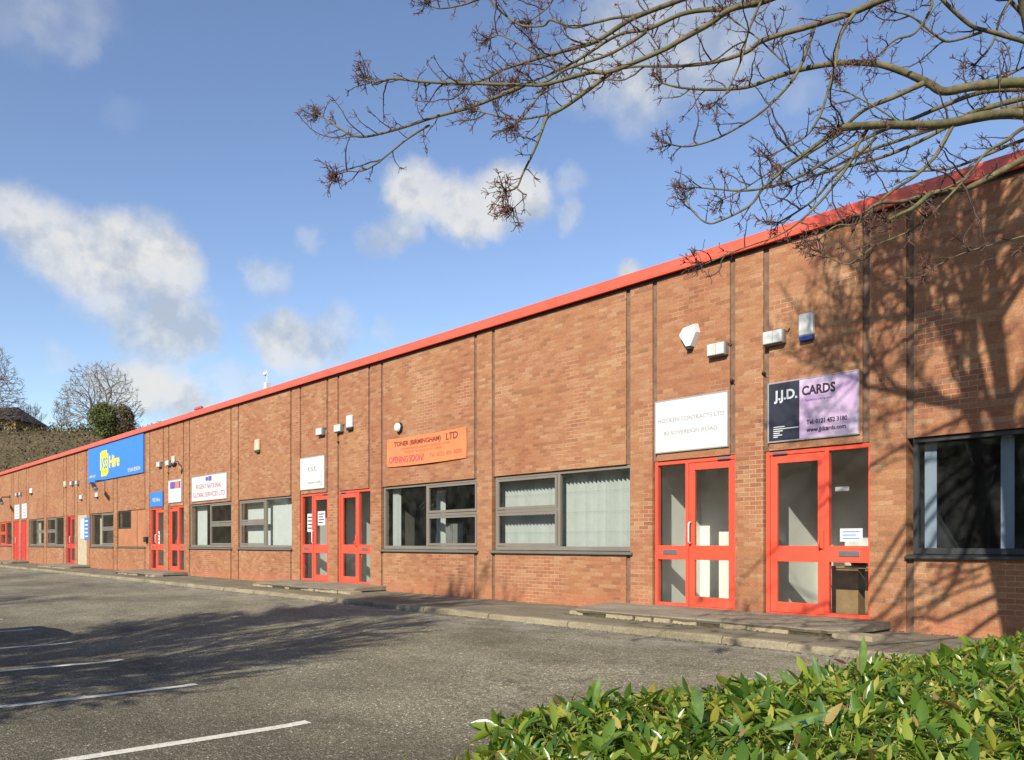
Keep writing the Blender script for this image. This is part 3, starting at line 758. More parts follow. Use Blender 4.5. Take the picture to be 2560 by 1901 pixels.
for nm,(x,y,z,s),lb in (('cardboard_box',(-6.15,1.4,.07,.42),'brown cardboard box on the floor behind the nearest glazed red door leaf'),):
    t=thing(nm,lb,'box',(x,y,z)); m=MB(); m.box(-s/2,s/2,-s/2,s/2,0,s*.8); m.build('carton',M['cardboard'],t)
    m=MB(); m.idx([(-s/2,-s/2,s*.8+.002),(s/2,-s/2,s*.8+.002),(s/2,-s/2-.12,s*.8+.09),(-s/2,-s/2-.12,s*.8+.09)],[(0,1,2,3)]); m.build('flap',M['cardboard'],t)
# paper notices on glass
def notice(x0,x1,z0,z1,y,label,lines=3,mat='signwhite',ink='darkprint'):
    t=thing('paper_notice',label,'notice',((x0+x1)/2,y,(z0+z1)/2)); w2,h2=(x1-x0)/2,(z1-z0)/2
    m=MB(); m.box(-w2,w2,-.002,.002,-h2,h2); m.build('sheet',M[mat],t)
    m=MB()
    for i in range(lines):
        z=h2-(i+1)*2*h2/(lines+1); m.box(-w2*.75,w2*(.75-.3*(i%2)),-.004,-.0025,z-h2*.07,z+h2*.07)
    m.build('print',M[ink],t)
notice(-5.68,-5.36,1.16,1.34,.068,'white notice low on the glass of the nearest side pane',3,'signwhite','blue')
notice(-5.75,-5.55,1.86,1.92,.068,'small pale sticker high on the nearest side pane',1,'signgrey','paleprint')
notice(-21.15,-20.8,1.45,1.95,.07,'white paper notice in the side pane below the square sign',4)
notice(-20.55,-20.15,1.62,2.0,.066,'white paper notice on the door leaf below the square sign',4)
notice(-33.3,-33.05,1.1,1.6,.07,'white notice in the side pane of the door under small blue sign',3)
# ------------------------------------------------------------------ signs
def text(parent, s, x, y, z, h, width=None, mat='darkprint', name='lettering', bold=0, shear=0, align='LEFT', track=1.0):
    """text on the wall plane; x,z relative to parent, h = cap height"""
    cu = bpy.data.curves.new(name,'FONT'); cu.body = s; cu.size = h/.70; cu.extrude=.0015; cu.offset = bold; cu.shear=shear; cu.space_character=track
    cu.align_x='LEFT'; cu.resolution_u = 3
    tmp = bpy.data.objects.new(name, cu); COL.objects.link(tmp)
    bpy.context.view_layer.update()
    dg = bpy.context.evaluated_depsgraph_get(); me = bpy.data.meshes.new_from_object(tmp.evaluated_get(dg))
    bpy.data.objects.remove(tmp)
    xs_=[v.co.x for v in me.vertices]; x0,x1=min(xs_),max(xs_)
    k = (width/(x1-x0)) if width else 1
    off = {'LEFT':x0,'CENTER':(x0+x1)/2,'RIGHT':x1}[align]
    for v in me.vertices:
        a,b,c = v.co
        v.co = (x+(a-off)*k, y-.0016-c, z+b)
    me.flip_normals() if False else None
    me.materials.clear(); me.materials.append(M[mat])
    o = bpy.data.objects.new(name, me); COL.objects.link(o); o.parent = parent; return o
def board(name,label,x0,x1,z0,z1,th=.03,mat='signwhite',edge='signedge',ew=.022,off=.0,grp=None):
    t = thing(name,label,'sign',((x0+x1)/2,-off,z0),0,grp); w2=(x1-x0)/2; H=z1-z0
    m=MB(); m.box(-w2+ew,w2-ew,-th+.004,-.002,ew,H-ew); m.build('sign_face',M[mat],t)
    if edge:
        m=MB(); m.cbox(-w2,-w2+ew,-th,-.001,0,H,.002); m.cbox(w2-ew,w2,-th,-.001,0,H,.002); m.cbox(-w2+ew,w2-ew,-th+.0005,-.0015,0,ew,.002); m.cbox(-w2+ew,w2-ew,-th+.0005,-.0015,H-ew,H,.002); m.build('sign_frame',M[edge],t)
    return t, w2, H, -th+.004
t,w2,H,yf = board('sign_board','white landscape sign with two faint grey lines over the door with the white handle',-8.86,-7.43,2.62,3.49)
text(t,'HOCKEN CONTRACTS LTD',0,yf,.50,.066,1.28,'signgrey',align='CENTER')
text(t,'82 SOVEREIGN ROAD',0,yf,.29,.062,1.04,'signgrey',align='CENTER')
t,w2,H,yf = board('sign_board','mauve and dark slate card company sign over the nearest door',-6.75,-5.36,2.61,3.49,mat='signviolet',edge='signedge')
m=MB(); m.box(-w2+.023,-w2+.51,yf-.004,yf-.001,.023,H-.023); m.build('dark_block',M['navy'],t)
text(t,'J.J.D.',-w2+.11,yf-.004,.615,.135,.37,'paleprint',bold=.006)
text(t,'CARDS',-w2+.55,yf,.635,.125,.50,'darkprint',bold=.006)
text(t,'Tel: 0121 452 3180',-w2+.62,yf,.215,.062,.60,'darkprint',bold=.002)
text(t,'www.jjdcards.com',-w2+.62,yf,.105,.06,.58,'darkprint',bold=.002)
text(t,'Suppliers of playing cards',-w2+.60,yf,.545,.03,.40,'purple')
for i,(wd,z) in enumerate(((.18,.215),(.40,.185),(.15,.155),(.10,.125),(.14,.095),(.07,.070))):
    m=MB(); m.box(-w2+.10,-w2+.10+wd,yf-.0065,yf-.0045,z,z+.013); m.build('small_print_line',M['paleprint'],t)
# orange vinyl banner, slightly slack
bx0,bx1,bz0,bz1=-16.98,-13.92,2.95,3.61
t=thing('banner','creased orange vinyl banner stretched over the window bay','banner',((bx0+bx1)/2,0,bz0))
def by(x,z): 
    u=(x-bx0)/(bx1-bx0); v=(z-bz0)/(bz1-bz0)
    return -.022-.030*math.sin(math.pi*u)*(1-v)**1.2-.010*noise.noise(Vector((u*6,v*2,3)))-.006*math.sin(u*34+v*5)*(1-abs(2*v-1))
m=MB(); nu,nv=60,14; P=[]; cx=(bx0+bx1)/2
for i in range(nu+1):
    for j in range(nv+1):
        x=lerp(bx0,bx1,i/nu); z=lerp(bz0,bz1,j/nv); y=by(x,z); z2=z-.02*math.sin(math.pi*i/nu)
        P.append((x-cx,y,z2-bz0))
nn=len(P)
P+= [(a,b+.004,c) for a,b,c in P]
F=[(i*(nv+1)+j,(i+1)*(nv+1)+j,(i+1)*(nv+1)+j+1,i*(nv+1)+j+1) for i in range(nu) for j in range(nv)]
F+=[tuple(nn+q for q in f[::-1]) for f in F]
m.idx(P,F,smooth=True); m.build('vinyl_sheet',M['orange'],t)
def btext(s,x,z,h,wd,mat,bold=0):
    o=text(t,s,x,0,z,h,wd,mat,bold=bold)
    for v in o.data.vertices:
        xx=v.co.x+cx; v.co.y=by(xx,v.co.z+bz0)-.004+v.co.y*.3; v.co.z-= .02*math.sin(math.pi*(xx-bx0)/(bx1-bx0))
btext('TONER (BIRMINGHAM)',-1.22,.475,.105,1.85,'bannerink',.004); btext('LTD',.82,.455,.15,.42,'bannerink',.004)
btext('CARTRIDGES REFILLED AND RECYCLED FOR ALL OFFICES',-.95,.375,.045,1.9,'bannerink2')
btext('TRADE AND RETAIL  ALL MAKES SUPPLIED',-.80,.295,.045,1.5,'bannerink2')
btext('OPENING SOON!',-1.42,.085,.15,1.42,'redprint',.002); btext('Tel: 0121 486 8888',.22,.13,.085,1.16,'bannerink2',.002)
m=MB()
for (x,z) in ((bx0+.04,bz0+.04),(bx1-.04,bz0+.04),(bx0+.04,bz1-.04),(bx1-.04,bz1-.04)):
    m.lathe([(.014,-.034),(.014,.0)],'y',(x-cx,0,z-bz0),8)
m.build('fixing_screws',M['chrome'],t)
# square white sign
t,w2,H,yf=board('sign_board','square white sign with faint grey letters above a pair of red doors',-21.40,-20.02,2.60,3.50)
text(t,'tst',0,yf,.50,.17,.50,'signgrey',align='CENTER')
text(t,'newcraft',.12,yf,.16,.07,.75,'greymetal',align='CENTER')
m=MB(); m.box(-w2+.10,-w2+.12,yf-.003,yf-.001,.48,.80); m.box(w2-.15,w2-.13,yf-.003,yf-.001,.10,.38); m.box(-w2+.121,-w2+.2,yf-.003,yf-.001,.78,.80); m.box(w2-.23,w2-.151,yf-.003,yf-.001,.10,.12)
m.build('corner_brackets',M['signgrey'],t)
t,w2,H,yf=board('sign_board','wide white sign with dark red lettering above a grey framed window',-29.5,-26.46,2.58,3.45)
text(t,'REGENT NATIONAL',0,yf,.42,.16,2.2,'redprint',align='CENTER')
text(t,'GLOBAL SERVICES LTD',0,yf,.14,.16,2.75,'redprint',align='CENTER')
m=MB(); m.box(-.26,-.03,yf-.003,yf-.001,.68,.80); m.box(.0,.27,yf-.003,yf-.001,.66,.82); m.build('logo_block',M['purple'],t)
t,w2,H,yf=board('sign_board','small upright white sign with purple and orange block at its top',-31.83,-30.50,2.62,3.47)
m=MB(); m.box(-.48,.05,yf-.003,yf-.001,.52,.77); m.box(.42,.58,yf-.003,yf-.001,.52,.77); m.build('purple_block',M['purple'],t)
m=MB(); m.box(.051,.419,yf-.003,yf-.001,.52,.77); m.build('orange_block',M['orange'],t)
t,w2,H,yf=board('sign_board','small blue sign over the door right of the large blue sign',-33.85,-32.46,2.54,3.10,mat='blue',edge='blue')
text(t,'VSS Hire',0,yf,.19,.15,.85,'yellow',align='CENTER')
# large blue sign
t,w2,H,yf=board('sign_board','large blue sign with yellow block logo just under the coral fascia',-42.35,-34.6,3.95,5.50,th=.06,mat='blue',edge='blue',ew=.03)
m=MB()
m.prism([(-1.95,.62),(-1.95,1.22),(-1.65,1.30),(-.95,1.30),(-.95,1.13),(-.72,1.13),(-.72,.28),(-1.0,.16),(-1.8,.16),(-1.8,.45),(-1.95,.45)],yf-.008,yf-.002); m.build('logo_block',M['yellow'],t)
text(t,'VSS',-1.82,yf-.008,.50,.46,1.0,'blue',bold=.01)
text(t,'Hire',-.60,yf,.50,.50,1.45,'yellow',bold=.025)
text(t,'01564 824554',w2-1.9,yf,.13,.16,1.55,'yellow'); text(t,'vsshire.co.uk',-w2+.2,yf,.20,.15,.95,'paleprint')
for x0,x1,lb in ((-58.6,-57.2,'left one of the two farthest tall white door signs'),(-56.6,-55.25,'right one of the two farthest tall white door signs')):
    t,w2,H,yf=board('sign_board',lb,x0,x1,2.58,3.48,grp='tall white signs over the farthest doors')
    m=MB()
    for i in range(4): m.box(-.4,.4,yf-.003,yf-.001,.15+i*.19,.19+i*.19)
    m.build('print',M['signgrey'],t)
t=thing('notice_board','blue and white notice on the stone coloured rendered panel','notice',(-43.2,.02,1.30))
m=MB(); m.box(.0,.75,-.03,-.002,0,1.04); m.build('blue_sheet',M['blue'],t)
m=MB(); m.box(-.7,-.05,-.02,-.002,.05,.98); m.build('pale_sheet',M['paleprint'],t)
m=MB()
for i in range(5): m.box(.12,.6,-.034,-.031,.12+i*.18,.19+i*.18)
m.build('print',M['paleprint'],t)

# ------------------------------------------------------------------ lights, alarms, cameras on the wall
def bulkhead(x,z,label,w=.33,h=.205):
    t=thing('bulkhead_light',label,'wall light',(x,0,z),0,'bulkhead lights high beside the doors')
    m=MB(); m.cbox(-w/2,w/2,-.10,-.001,-h/2,h/2,.008); m.build('housing',M['greymetal'],t)
    m=MB(); m.cbox(-w/2+.012,-.003,-.128,-.1015,-h/2+.012,h/2-.012,.008); m.cbox(.003,w/2-.012,-.128,-.1015,-h/2+.012,h/2-.012,.008); m.build('lens',M['lens'],t)
    m=MB(); m.tube([(w/2,-.03,h*.3),(w/2+.03,-.03,h*.3),(w/2+.05,-.01,h*.5)],.008,6); m.build('cable',M['blackmetal'],t)
LBL=['between the white landscape sign door and the pier','beside the pier, left of the white alarm box over the mauve sign']
bulkhead(-7.60,4.135,'grey bulkhead light over the right end of the white landscape sign')
bulkhead(-6.62,4.14,'grey bulkhead light over the left end of the mauve sign')
bulkhead(-20.17,4.12,'grey bulkhead light over the right end of the square white sign')
bulkhead(-19.2,4.11,'grey bulkhead light beside the tall white alarm box with dark base')
bulkhead(-32.7,4.12,'grey bulkhead light above the small blue sign')
bulkhead(-31.73,4.11,'grey bulkhead light above the small upright purple and white sign')
bulkhead(-45.25,4.08,'left bulkhead light above the rendered panel and lone red door')
bulkhead(-44.27,4.06,'right bulkhead light above the rendered panel and lone red door')
bulkhead(-57.8,4.08,'left bulkhead light above the farthest pair of white signs')
bulkhead(-56.8,4.08,'right bulkhead light above the farthest pair of white signs')
def alarm(x,z,w,h,label,body='white',base='blackmetal',d=.085):
    t=thing('alarm_box',label,'alarm box',(x,0,z),0)
    m=MB(); m.cbox(-w/2,w/2,-d,-.001,-h/2+h*.17,h/2,.018); m.build('cover',M[body],t)
    m=MB(); m.cbox(-w/2+.008,w/2-.008,-d+.006,-.002,-h/2,-h/2+h*.168,.008); m.build('strobe_base',M[base],t)
    return t
M['alarmblue']=simple('blue_strobe_lens',(.03,.06,.30),.25,.05,5)
t=alarm(-6.12,4.20,.22,.38,'white alarm box with dark blue base above the mauve sign','white','alarmblue')
t=thing('alarm_box','white pointed pentagon alarm box above the white landscape sign','alarm box',(-8.14,0,4.28))
m=MB()
fr=[(-.035,.0),(-.165,.20),(-.09,.30),(.125,.33),(.16,.20),(.055,.0)]; bk=[(-.05,-.01),(-.185,.20),(-.10,.32),(.135,.35),(.18,.20),(.07,-.01)]
n=6; m.idx([(x,-.10,z) for x,z in fr]+[(x,-.002,z) for x,z in bk],[tuple(range(6))]+[(i,(i+1)%6,(i+1)%6+6,i+6) for i in range(6)]); m.build('cover',M['white'],t,fixn=True)
m=MB(); m.cbox(-.05,.05,-.085,-.002,-.05,-.011,.006); m.build('strobe_base',M['navy'],t)
alarm(-18.68,4.20,.26,.38,'tall white alarm box with dark base right of the square sign')
alarm(-24.12,4.08,.27,.40,'cream alarm box with dark base high between pier and blank brickwork','cream','moss')
alarm(-31.25,4.17,.26,.34,'cream alarm box above the small purple and white sign','cream')
alarm(-41.05,3.31,.32,.24,'little white alarm box left below the large blue sign')
alarm(-43.68,3.31,.30,.24,'little white box above the rendered panel')
alarm(-46.6,4.12,.34,.28,'small yellowed box above the lone red door','cream','cream')
alarm(-54.1,4.1,.5,.34,'farthest white alarm box over the brickwork left of the rendered panel')
t=thing('round_light','round white bulkhead lamp above the orange banner','wall light',(-16.45,0,3.85))
m=MB(); m.lathe([(.125,-.001),(.128,-.05),(.118,-.075)],'y',k=8); m.build('housing',M['blackmetal'],t)
m=MB(); m.lathe([(.108,-.0755),(.105,-.10),(.075,-.125),(.0,-.132)],'y',k=24); m.build('lens',M['white'],t)
for x,z,lb in ((-6.83,3.66,'tiny black sensor beside the left edge of the mauve sign'),(-7.38,3.63,'tiny black sensor beside the right edge of the white landscape sign'),(-19.34,3.78,'tiny black sensor below the light by the tall white alarm box'),(-31.9,3.75,'tiny black sensor left of the small purple and white sign')):
    t=thing('door_sensor',lb,'sensor',(x,.035,z)); m=MB(); m.lathe([(.022,0),(.03,-.05),(.012,-.075)],'y',k=10); m.build('body',M['blackmetal'],t)
    m=MB(); m.tube([(0,-.03,0),(.05,-.06,-.03)],.007,5); m.build('cable',M['blackmetal'],t)
def wallcam(x,z,label,arm='blackmetal',sx=1,L=.55,s=1.0):
    t=thing('security_camera',label,'camera',(x,0,z))
    m=MB(); m.cbox(-.05*s,.05*s,-.03,-.001,-.09*s,.09*s,.005); m.tube([(0,-.03,0),(sx*.08,-.35*s,-.02),(sx*.2*s,-.42*s,-.16*s)],.025*s,7); m.build('bracket',M[arm],t)
    m=MB(); a=Vector((sx*.10*s,-.42*s,-.16*s)); b=a+Vector((sx*L*s,-.10,-.20*s)); m.tube([a,b],[.075*s,.07*s],10); m.build('housing',M['blackmetal'],t)
    m=MB(); m.tube([b,b+Vector((sx*.05,-.01,-.02))*s],[.08*s,.06*s],10); m.build('sun_hood',M['greymetal'],t)
wallcam(-39.9,3.93,'black camera on a blue bracket below the large blue sign','blue',1,.6,1.25)
wallcam(-60.0,4.02,'dark wall camera near the far end of the row','blackmetal',1,.8,1.3)
t=thing('dome_camera','black dome camera on white arm right of a cream alarm box','camera',(-30.85,0,4.1))
m=MB(); m.tube([(0,-.001,0),(0,-.1,.02),(.45,-.32,.0),(.45,-.32,-.08)],.028,7); m.build('arm',M['white'],t)
m=MB(); m.lathe([(.05,.02),(.1,-.01),(.1,-.06),(.075,-.12),(.03,-.15)],'z',(.45,-.32,-.10),16); m.build('dome',M['blackmetal'],t)
# roof camera mast and vents
t=thing('roof_camera','white dome camera on short mast behind the fascia','camera',(-24.6,.5,5.64))
m=MB(); m.tube([(0,0,0),(0,0,.78),(-.03,0,.86),(-.09,0,.885),(-.14,0,.86)],.017,8); m.build('mast',M['white'],t)
m=MB(); m.cbox(-.075,.075,-.08,.08,.30,.50,.008); m.build('junction_box',M['white'],t)
m=MB(); m.lathe([(.02,.04),(.065,.02),(.07,-.03),(.05,-.075),(.01,-.09)],'z',(-.14,0,.82),14); m.build('dome',M['white'],t)
t=thing('roof_vent','pair of small brown vent cowls on the distant roof','vent',(-36.8,3,5.9))
m=MB()
for q in (-.25,.0,.25): m.lathe([(.07,0),(.07,1.12),(.10,1.14),(.10,1.22),(.03,1.26)],'z',(q,0,0),10)
m.build('cowls',M['redprint'],t)
t=thing('roof_vent','single low vent cowl further along the distant roof','vent',(-38.6,3,5.9))
m=MB(); m.lathe([(.07,0),(.07,.98),(.11,1.0),(.11,1.09),(.03,1.12)],'z',(0,0,0),10); m.build('cowl',M['greymetal'],t)
t=thing('meter_box','black meter box beside the door under the small blue sign','box',(-34.25,0,1.28)); m=MB(); m.cbox(-.13,.13,-.12,-.001,-.1,.1,.01); m.build('body',M['blackmetal'],t)
m=MB(); m.cbox(-.10,.10,-.128,-.1205,-.07,.07,.002); m.build('lid',M['navy'],t)

# ------------------------------------------------------------------ near tree
BR = [
[(-2.68,-6.33,4.77,0.0198),(-2.94,-6.50,4.66,0.0177),(-3.15,-6.62,4.62,0.0162),(-3.30,-6.66,4.61,0.0147),(-3.55,-6.83,4.54,0.0134),(-3.75,-6.94,4.44,0.0121),(-3.91,-6.99,4.44,0.0108),(-4.12,-7.12,4.43,0.0095),(-4.34,-7.25,4.40,0.0082),(-4.49,-7.29,4.37,0.0069),(-4.65,-7.35,4.37,0.0056)],
[(-2.60,-6.38,4.61,0.0194),(-2.78,-6.50,4.44,0.0172),(-2.91,-6.56,4.45,0.0156),(-3.01,-6.58,4.46,0.0141),(-3.12,-6.62,4.49,0.0127),(-3.27,-6.70,4.49,0.0114),(-3.45,-6.80,4.44,0.0100),(-3.61,-6.90,4.43,0.0087),(-3.84,-7.06,4.30,0.0074),(-4.08,-7.25,4.21,0.0061),(-4.25,-7.35,4.19,0.0048)],
[(-3.38,-6.89,4.36,0.0102),(-3.50,-6.95,4.30,0.0090),(-3.62,-7.02,4.25,0.0082),(-3.81,-7.16,4.21,0.0074),(-3.94,-7.23,4.16,0.0066),(-4.09,-7.32,4.17,0.0059)],
[(-2.34,-6.39,4.51,0.0186),(-2.56,-6.58,4.36,0.0171),(-2.69,-6.65,4.32,0.0160),(-2.85,-6.76,4.30,0.0149),(-2.96,-6.81,4.25,0.0140),(-3.11,-6.91,4.18,0.0130),(-3.21,-6.96,4.14,0.0121),(-3.44,-7.15,4.03,0.0112),(-3.57,-7.22,4.05,0.0104),(-3.77,-7.39,4.01,0.0095),(-3.90,-7.46,4.04,0.0086),(-4.20,-7.73,4.07,0.0077),(-4.39,-7.88,4.10,0.0069),(-4.58,-8.02,4.14,0.0060),(-4.68,-8.07,4.13,0.0051),(-4.76,-8.09,4.19,0.0043)],
[(-3.49,-7.10,4.07,0.0123),(-3.65,-7.32,3.85,0.0105),(-3.71,-7.43,3.77,0.0092),(-3.72,-7.49,3.65,0.0080),(-3.73,-7.54,3.53,0.0069),(-3.75,-7.60,3.39,0.0058),(-3.75,-7.65,3.28,0.0048),(-3.77,-7.72,3.24,0.0039)],
[(-3.71,-7.43,3.78,0.0067),(-3.88,-7.53,3.78,0.0053),(-4.00,-7.60,3.82,0.0043),(-4.13,-7.67,3.88,0.0034)],
[(-3.73,-7.67,3.26,0.0043),(-3.70,-7.64,3.23,0.0036),(-3.69,-7.62,3.22,0.0031),(-3.74,-7.68,3.14,0.0026)],
[(-4.00,-7.37,4.10,0.0116),(-4.16,-7.46,4.07,0.0102),(-4.32,-7.55,4.03,0.0092),(-4.55,-7.71,3.98,0.0082),(-4.76,-7.85,3.94,0.0073),(-4.97,-8.00,3.92,0.0064),(-5.12,-8.07,4.01,0.0055),(-5.23,-8.10,4.10,0.0047),(-5.33,-8.13,4.17,0.0038)],
[(-4.61,-7.68,3.97,0.0073),(-4.68,-7.81,3.86,0.0063),(-4.74,-7.90,3.77,0.0055),(-4.79,-8.00,3.67,0.0049),(-4.83,-8.09,3.61,0.0042),(-4.87,-8.16,3.60,0.0036),(-4.89,-8.23,3.56,0.0031)],
[(-3.82,-7.32,4.05,0.0069),(-3.77,-7.47,3.89,0.0053),(-3.72,-7.61,3.73,0.0042),(-3.66,-7.75,3.58,0.0032)],
[(-3.44,-6.73,4.60,0.0093),(-3.57,-6.80,4.58,0.0087),(-3.69,-6.87,4.59,0.0082),(-3.81,-6.93,4.59,0.0077),(-3.93,-6.99,4.59,0.0073),(-4.06,-7.07,4.67,0.0069),(-4.14,-7.07,4.67,0.0066),(-4.28,-7.16,4.71,0.0062),(-4.39,-7.21,4.82,0.0058),(-4.49,-7.25,4.95,0.0055),(-4.59,-7.29,5.12,0.0051)],
[(-4.33,-6.99,5.20,0.0089),(-4.53,-7.16,5.07,0.0075),(-4.66,-7.24,5.03,0.0064),(-4.78,-7.31,5.01,0.0055),(-4.90,-7.39,5.01,0.0046),(-4.98,-7.43,5.07,0.0037)],
[(-3.81,-6.86,4.30,0.0060),(-4.00,-6.97,4.37,0.0053),(-4.16,-7.07,4.47,0.0047),(-4.32,-7.15,4.61,0.0042),(-4.44,-7.20,4.70,0.0038),(-4.52,-7.21,4.71,0.0033)],
[(-3.92,-6.82,5.01,0.0074),(-4.08,-6.96,4.92,0.0059),(-4.16,-7.00,4.83,0.0048),(-4.26,-7.06,4.77,0.0037)],
[(-1.83,-5.97,4.44,0.0223),(-2.06,-6.14,4.30,0.0196),(-2.20,-6.20,4.28,0.0177),(-2.34,-6.28,4.24,0.0159),(-2.52,-6.39,4.21,0.0142),(-2.75,-6.56,4.15,0.0126),(-2.86,-6.59,4.11,0.0109),(-3.02,-6.69,4.08,0.0093),(-3.20,-6.79,4.10,0.0078),(-3.40,-6.93,4.13,0.0062),(-3.52,-6.98,4.14,0.0046)],
[(-1.52,-5.16,3.88,0.0323),(-1.73,-5.39,3.90,0.0290),(-1.87,-5.54,3.89,0.0265),(-1.97,-5.64,3.88,0.0243),(-2.06,-5.73,3.87,0.0222),(-2.13,-5.80,3.93,0.0202),(-2.25,-5.92,4.01,0.0183),(-2.35,-6.02,4.05,0.0164),(-2.49,-6.18,4.05,0.0146),(-2.64,-6.34,4.01,0.0128),(-2.76,-6.46,3.96,0.0111),(-2.87,-6.57,3.91,0.0094),(-3.02,-6.73,3.90,0.0077),(-3.14,-6.86,3.91,0.0060),(-3.22,-6.94,3.94,0.0044)],
[(-2.10,-5.89,3.87,0.0149),(-2.23,-5.96,3.83,0.0125),(-2.38,-6.04,3.78,0.0108),(-2.48,-6.06,3.73,0.0091),(-2.59,-6.10,3.64,0.0076),(-2.72,-6.16,3.56,0.0061),(-2.83,-6.20,3.51,0.0046)],
[(-1.50,-5.14,3.69,0.0302),(-1.70,-5.48,3.66,0.0268),(-1.80,-5.72,3.61,0.0242),(-1.98,-6.05,3.53,0.0219),(-2.15,-6.36,3.47,0.0198),(-2.27,-6.61,3.42,0.0178)],
[(-2.26,-6.60,3.43,0.0099),(-2.38,-6.70,3.32,0.0086),(-2.47,-6.77,3.24,0.0076),(-2.58,-6.85,3.14,0.0068),(-2.65,-6.90,3.04,0.0059),(-2.77,-7.00,2.96,0.0051),(-2.84,-7.03,2.96,0.0044),(-2.90,-7.07,3.03,0.0036),(-2.94,-7.08,3.11,0.0029)],
[(-2.32,-6.30,4.22,0.0105),(-2.35,-6.41,4.06,0.0089),(-2.35,-6.48,3.85,0.0078),(-2.36,-6.57,3.67,0.0068),(-2.37,-6.66,3.49,0.0059),(-2.39,-6.75,3.37,0.0051),(-2.45,-6.90,3.27,0.0043),(-2.46,-6.98,3.21,0.0035)],
[(-2.55,-6.34,4.24,0.0108),(-2.56,-6.38,4.12,0.0092),(-2.60,-6.47,3.92,0.0080),(-2.67,-6.60,3.75,0.0069),(-2.75,-6.73,3.61,0.0060),(-2.85,-6.89,3.49,0.0050),(-2.94,-7.04,3.43,0.0042),(-2.99,-7.14,3.43,0.0033)],
[(-1.58,-4.93,3.96,0.0202),(-1.81,-5.11,3.94,0.0173),(-1.95,-5.17,3.93,0.0152),(-2.10,-5.26,3.89,0.0132),(-2.25,-5.34,3.81,0.0113),(-2.47,-5.50,3.70,0.0095),(-2.67,-5.64,3.64,0.0078),(-2.84,-5.75,3.60,0.0060)],
[(-1.64,-4.69,4.03,0.0209),(-1.89,-4.87,4.00,0.0177),(-2.05,-4.95,3.99,0.0154),(-2.22,-5.03,3.98,0.0132),(-2.52,-5.26,3.88,0.0111),(-2.73,-5.39,3.82,0.0091),(-2.93,-5.51,3.73,0.0071),(-3.12,-5.62,3.65,0.0051)],
[(-1.83,-5.06,4.02,0.0160),(-2.01,-5.21,4.03,0.0140),(-2.20,-5.38,3.95,0.0124),(-2.34,-5.49,3.88,0.0111),(-2.58,-5.71,3.75,0.0098),(-2.84,-5.95,3.55,0.0085),(-3.02,-6.11,3.48,0.0073),(-3.15,-6.21,3.48,0.0062),(-3.26,-6.28,3.51,0.0050),(-3.39,-6.37,3.54,0.0039)],
[(-1.35,-5.58,3.38,0.0238),(-1.45,-5.77,3.29,0.0202),(-1.55,-5.96,3.21,0.0175),(-1.64,-6.13,3.11,0.0151),(-1.72,-6.29,3.02,0.0130),(-1.80,-6.46,2.97,0.0109),(-1.89,-6.64,2.90,0.0090),(-1.95,-6.79,2.87,0.0072),(-1.99,-6.91,2.79,0.0054)],
[(-1.78,-6.59,2.92,0.0128),(-1.83,-6.67,2.84,0.0097),(-1.87,-6.74,2.80,0.0075),(-1.90,-6.81,2.76,0.0054)],
[(-1.92,-5.92,3.56,0.0114),(-1.97,-6.03,3.38,0.0095),(-2.04,-6.15,3.23,0.0081),(-2.13,-6.31,3.10,0.0068),(-2.22,-6.46,2.93,0.0057),(-2.28,-6.58,2.90,0.0046),(-2.33,-6.69,2.81,0.0036)],
[(-2.20,-6.39,3.48,0.0101),(-2.23,-6.47,3.35,0.0086),(-2.24,-6.52,3.25,0.0074),(-2.30,-6.63,3.08,0.0064),(-2.38,-6.76,2.93,0.0055),(-2.46,-6.90,2.82,0.0046),(-2.58,-7.08,2.73,0.0037),(-2.69,-7.25,2.64,0.0029)],
[(-2.26,-6.16,3.52,0.0084),(-2.41,-6.33,3.31,0.0071),(-2.49,-6.41,3.18,0.0060),(-2.57,-6.50,3.10,0.0051),(-2.65,-6.59,3.04,0.0042)],
[(-1.38,-5.76,3.46,0.0116),(-1.54,-6.00,3.36,0.0094),(-1.59,-6.12,3.27,0.0078),(-1.64,-6.24,3.19,0.0063),(-1.71,-6.38,3.03,0.0050),(-1.80,-6.54,2.93,0.0037)],
[(-1.70,-4.46,3.90,0.0121),(-1.95,-4.66,3.87,0.0102),(-2.14,-4.78,3.81,0.0088),(-2.32,-4.89,3.74,0.0075),(-2.51,-5.02,3.73,0.0063),(-2.71,-5.15,3.76,0.0051)],
[(-1.56,-4.75,4.26,0.0160),(-1.69,-4.94,4.25,0.0145),(-1.81,-5.12,4.29,0.0133),(-1.94,-5.32,4.33,0.0123),(-2.00,-5.42,4.35,0.0114),(-2.06,-5.53,4.42,0.0105),(-2.10,-5.63,4.48,0.0096),(-2.15,-5.72,4.55,0.0088)],
[(-1.97,-5.37,4.32,0.0090),(-2.09,-5.54,4.25,0.0073),(-2.14,-5.64,4.27,0.0061),(-2.22,-5.77,4.36,0.0050),(-2.28,-5.87,4.38,0.0040)],
[(-2.49,-6.11,3.65,0.0066),(-2.64,-6.20,3.56,0.0054),(-2.80,-6.31,3.48,0.0045),(-2.96,-6.41,3.38,0.0037),(-3.09,-6.49,3.32,0.0030)],
[(-2.65,-6.45,3.98,0.0054),(-2.79,-6.55,4.17,0.0045),(-2.87,-6.59,4.26,0.0039),(-2.95,-6.64,4.36,0.0033)],
[(-2.69,-6.65,4.37,0.0074),(-2.69,-6.70,4.28,0.0062),(-2.72,-6.79,4.08,0.0053),(-2.72,-6.85,3.93,0.0045),(-2.75,-6.95,3.70,0.0037),(-2.77,-7.03,3.61,0.0030)],
[(-2.07,-6.24,3.49,0.0051),(-2.20,-6.34,3.61,0.0043),(-2.33,-6.43,3.73,0.0037),(-2.37,-6.43,3.80,0.0031)],
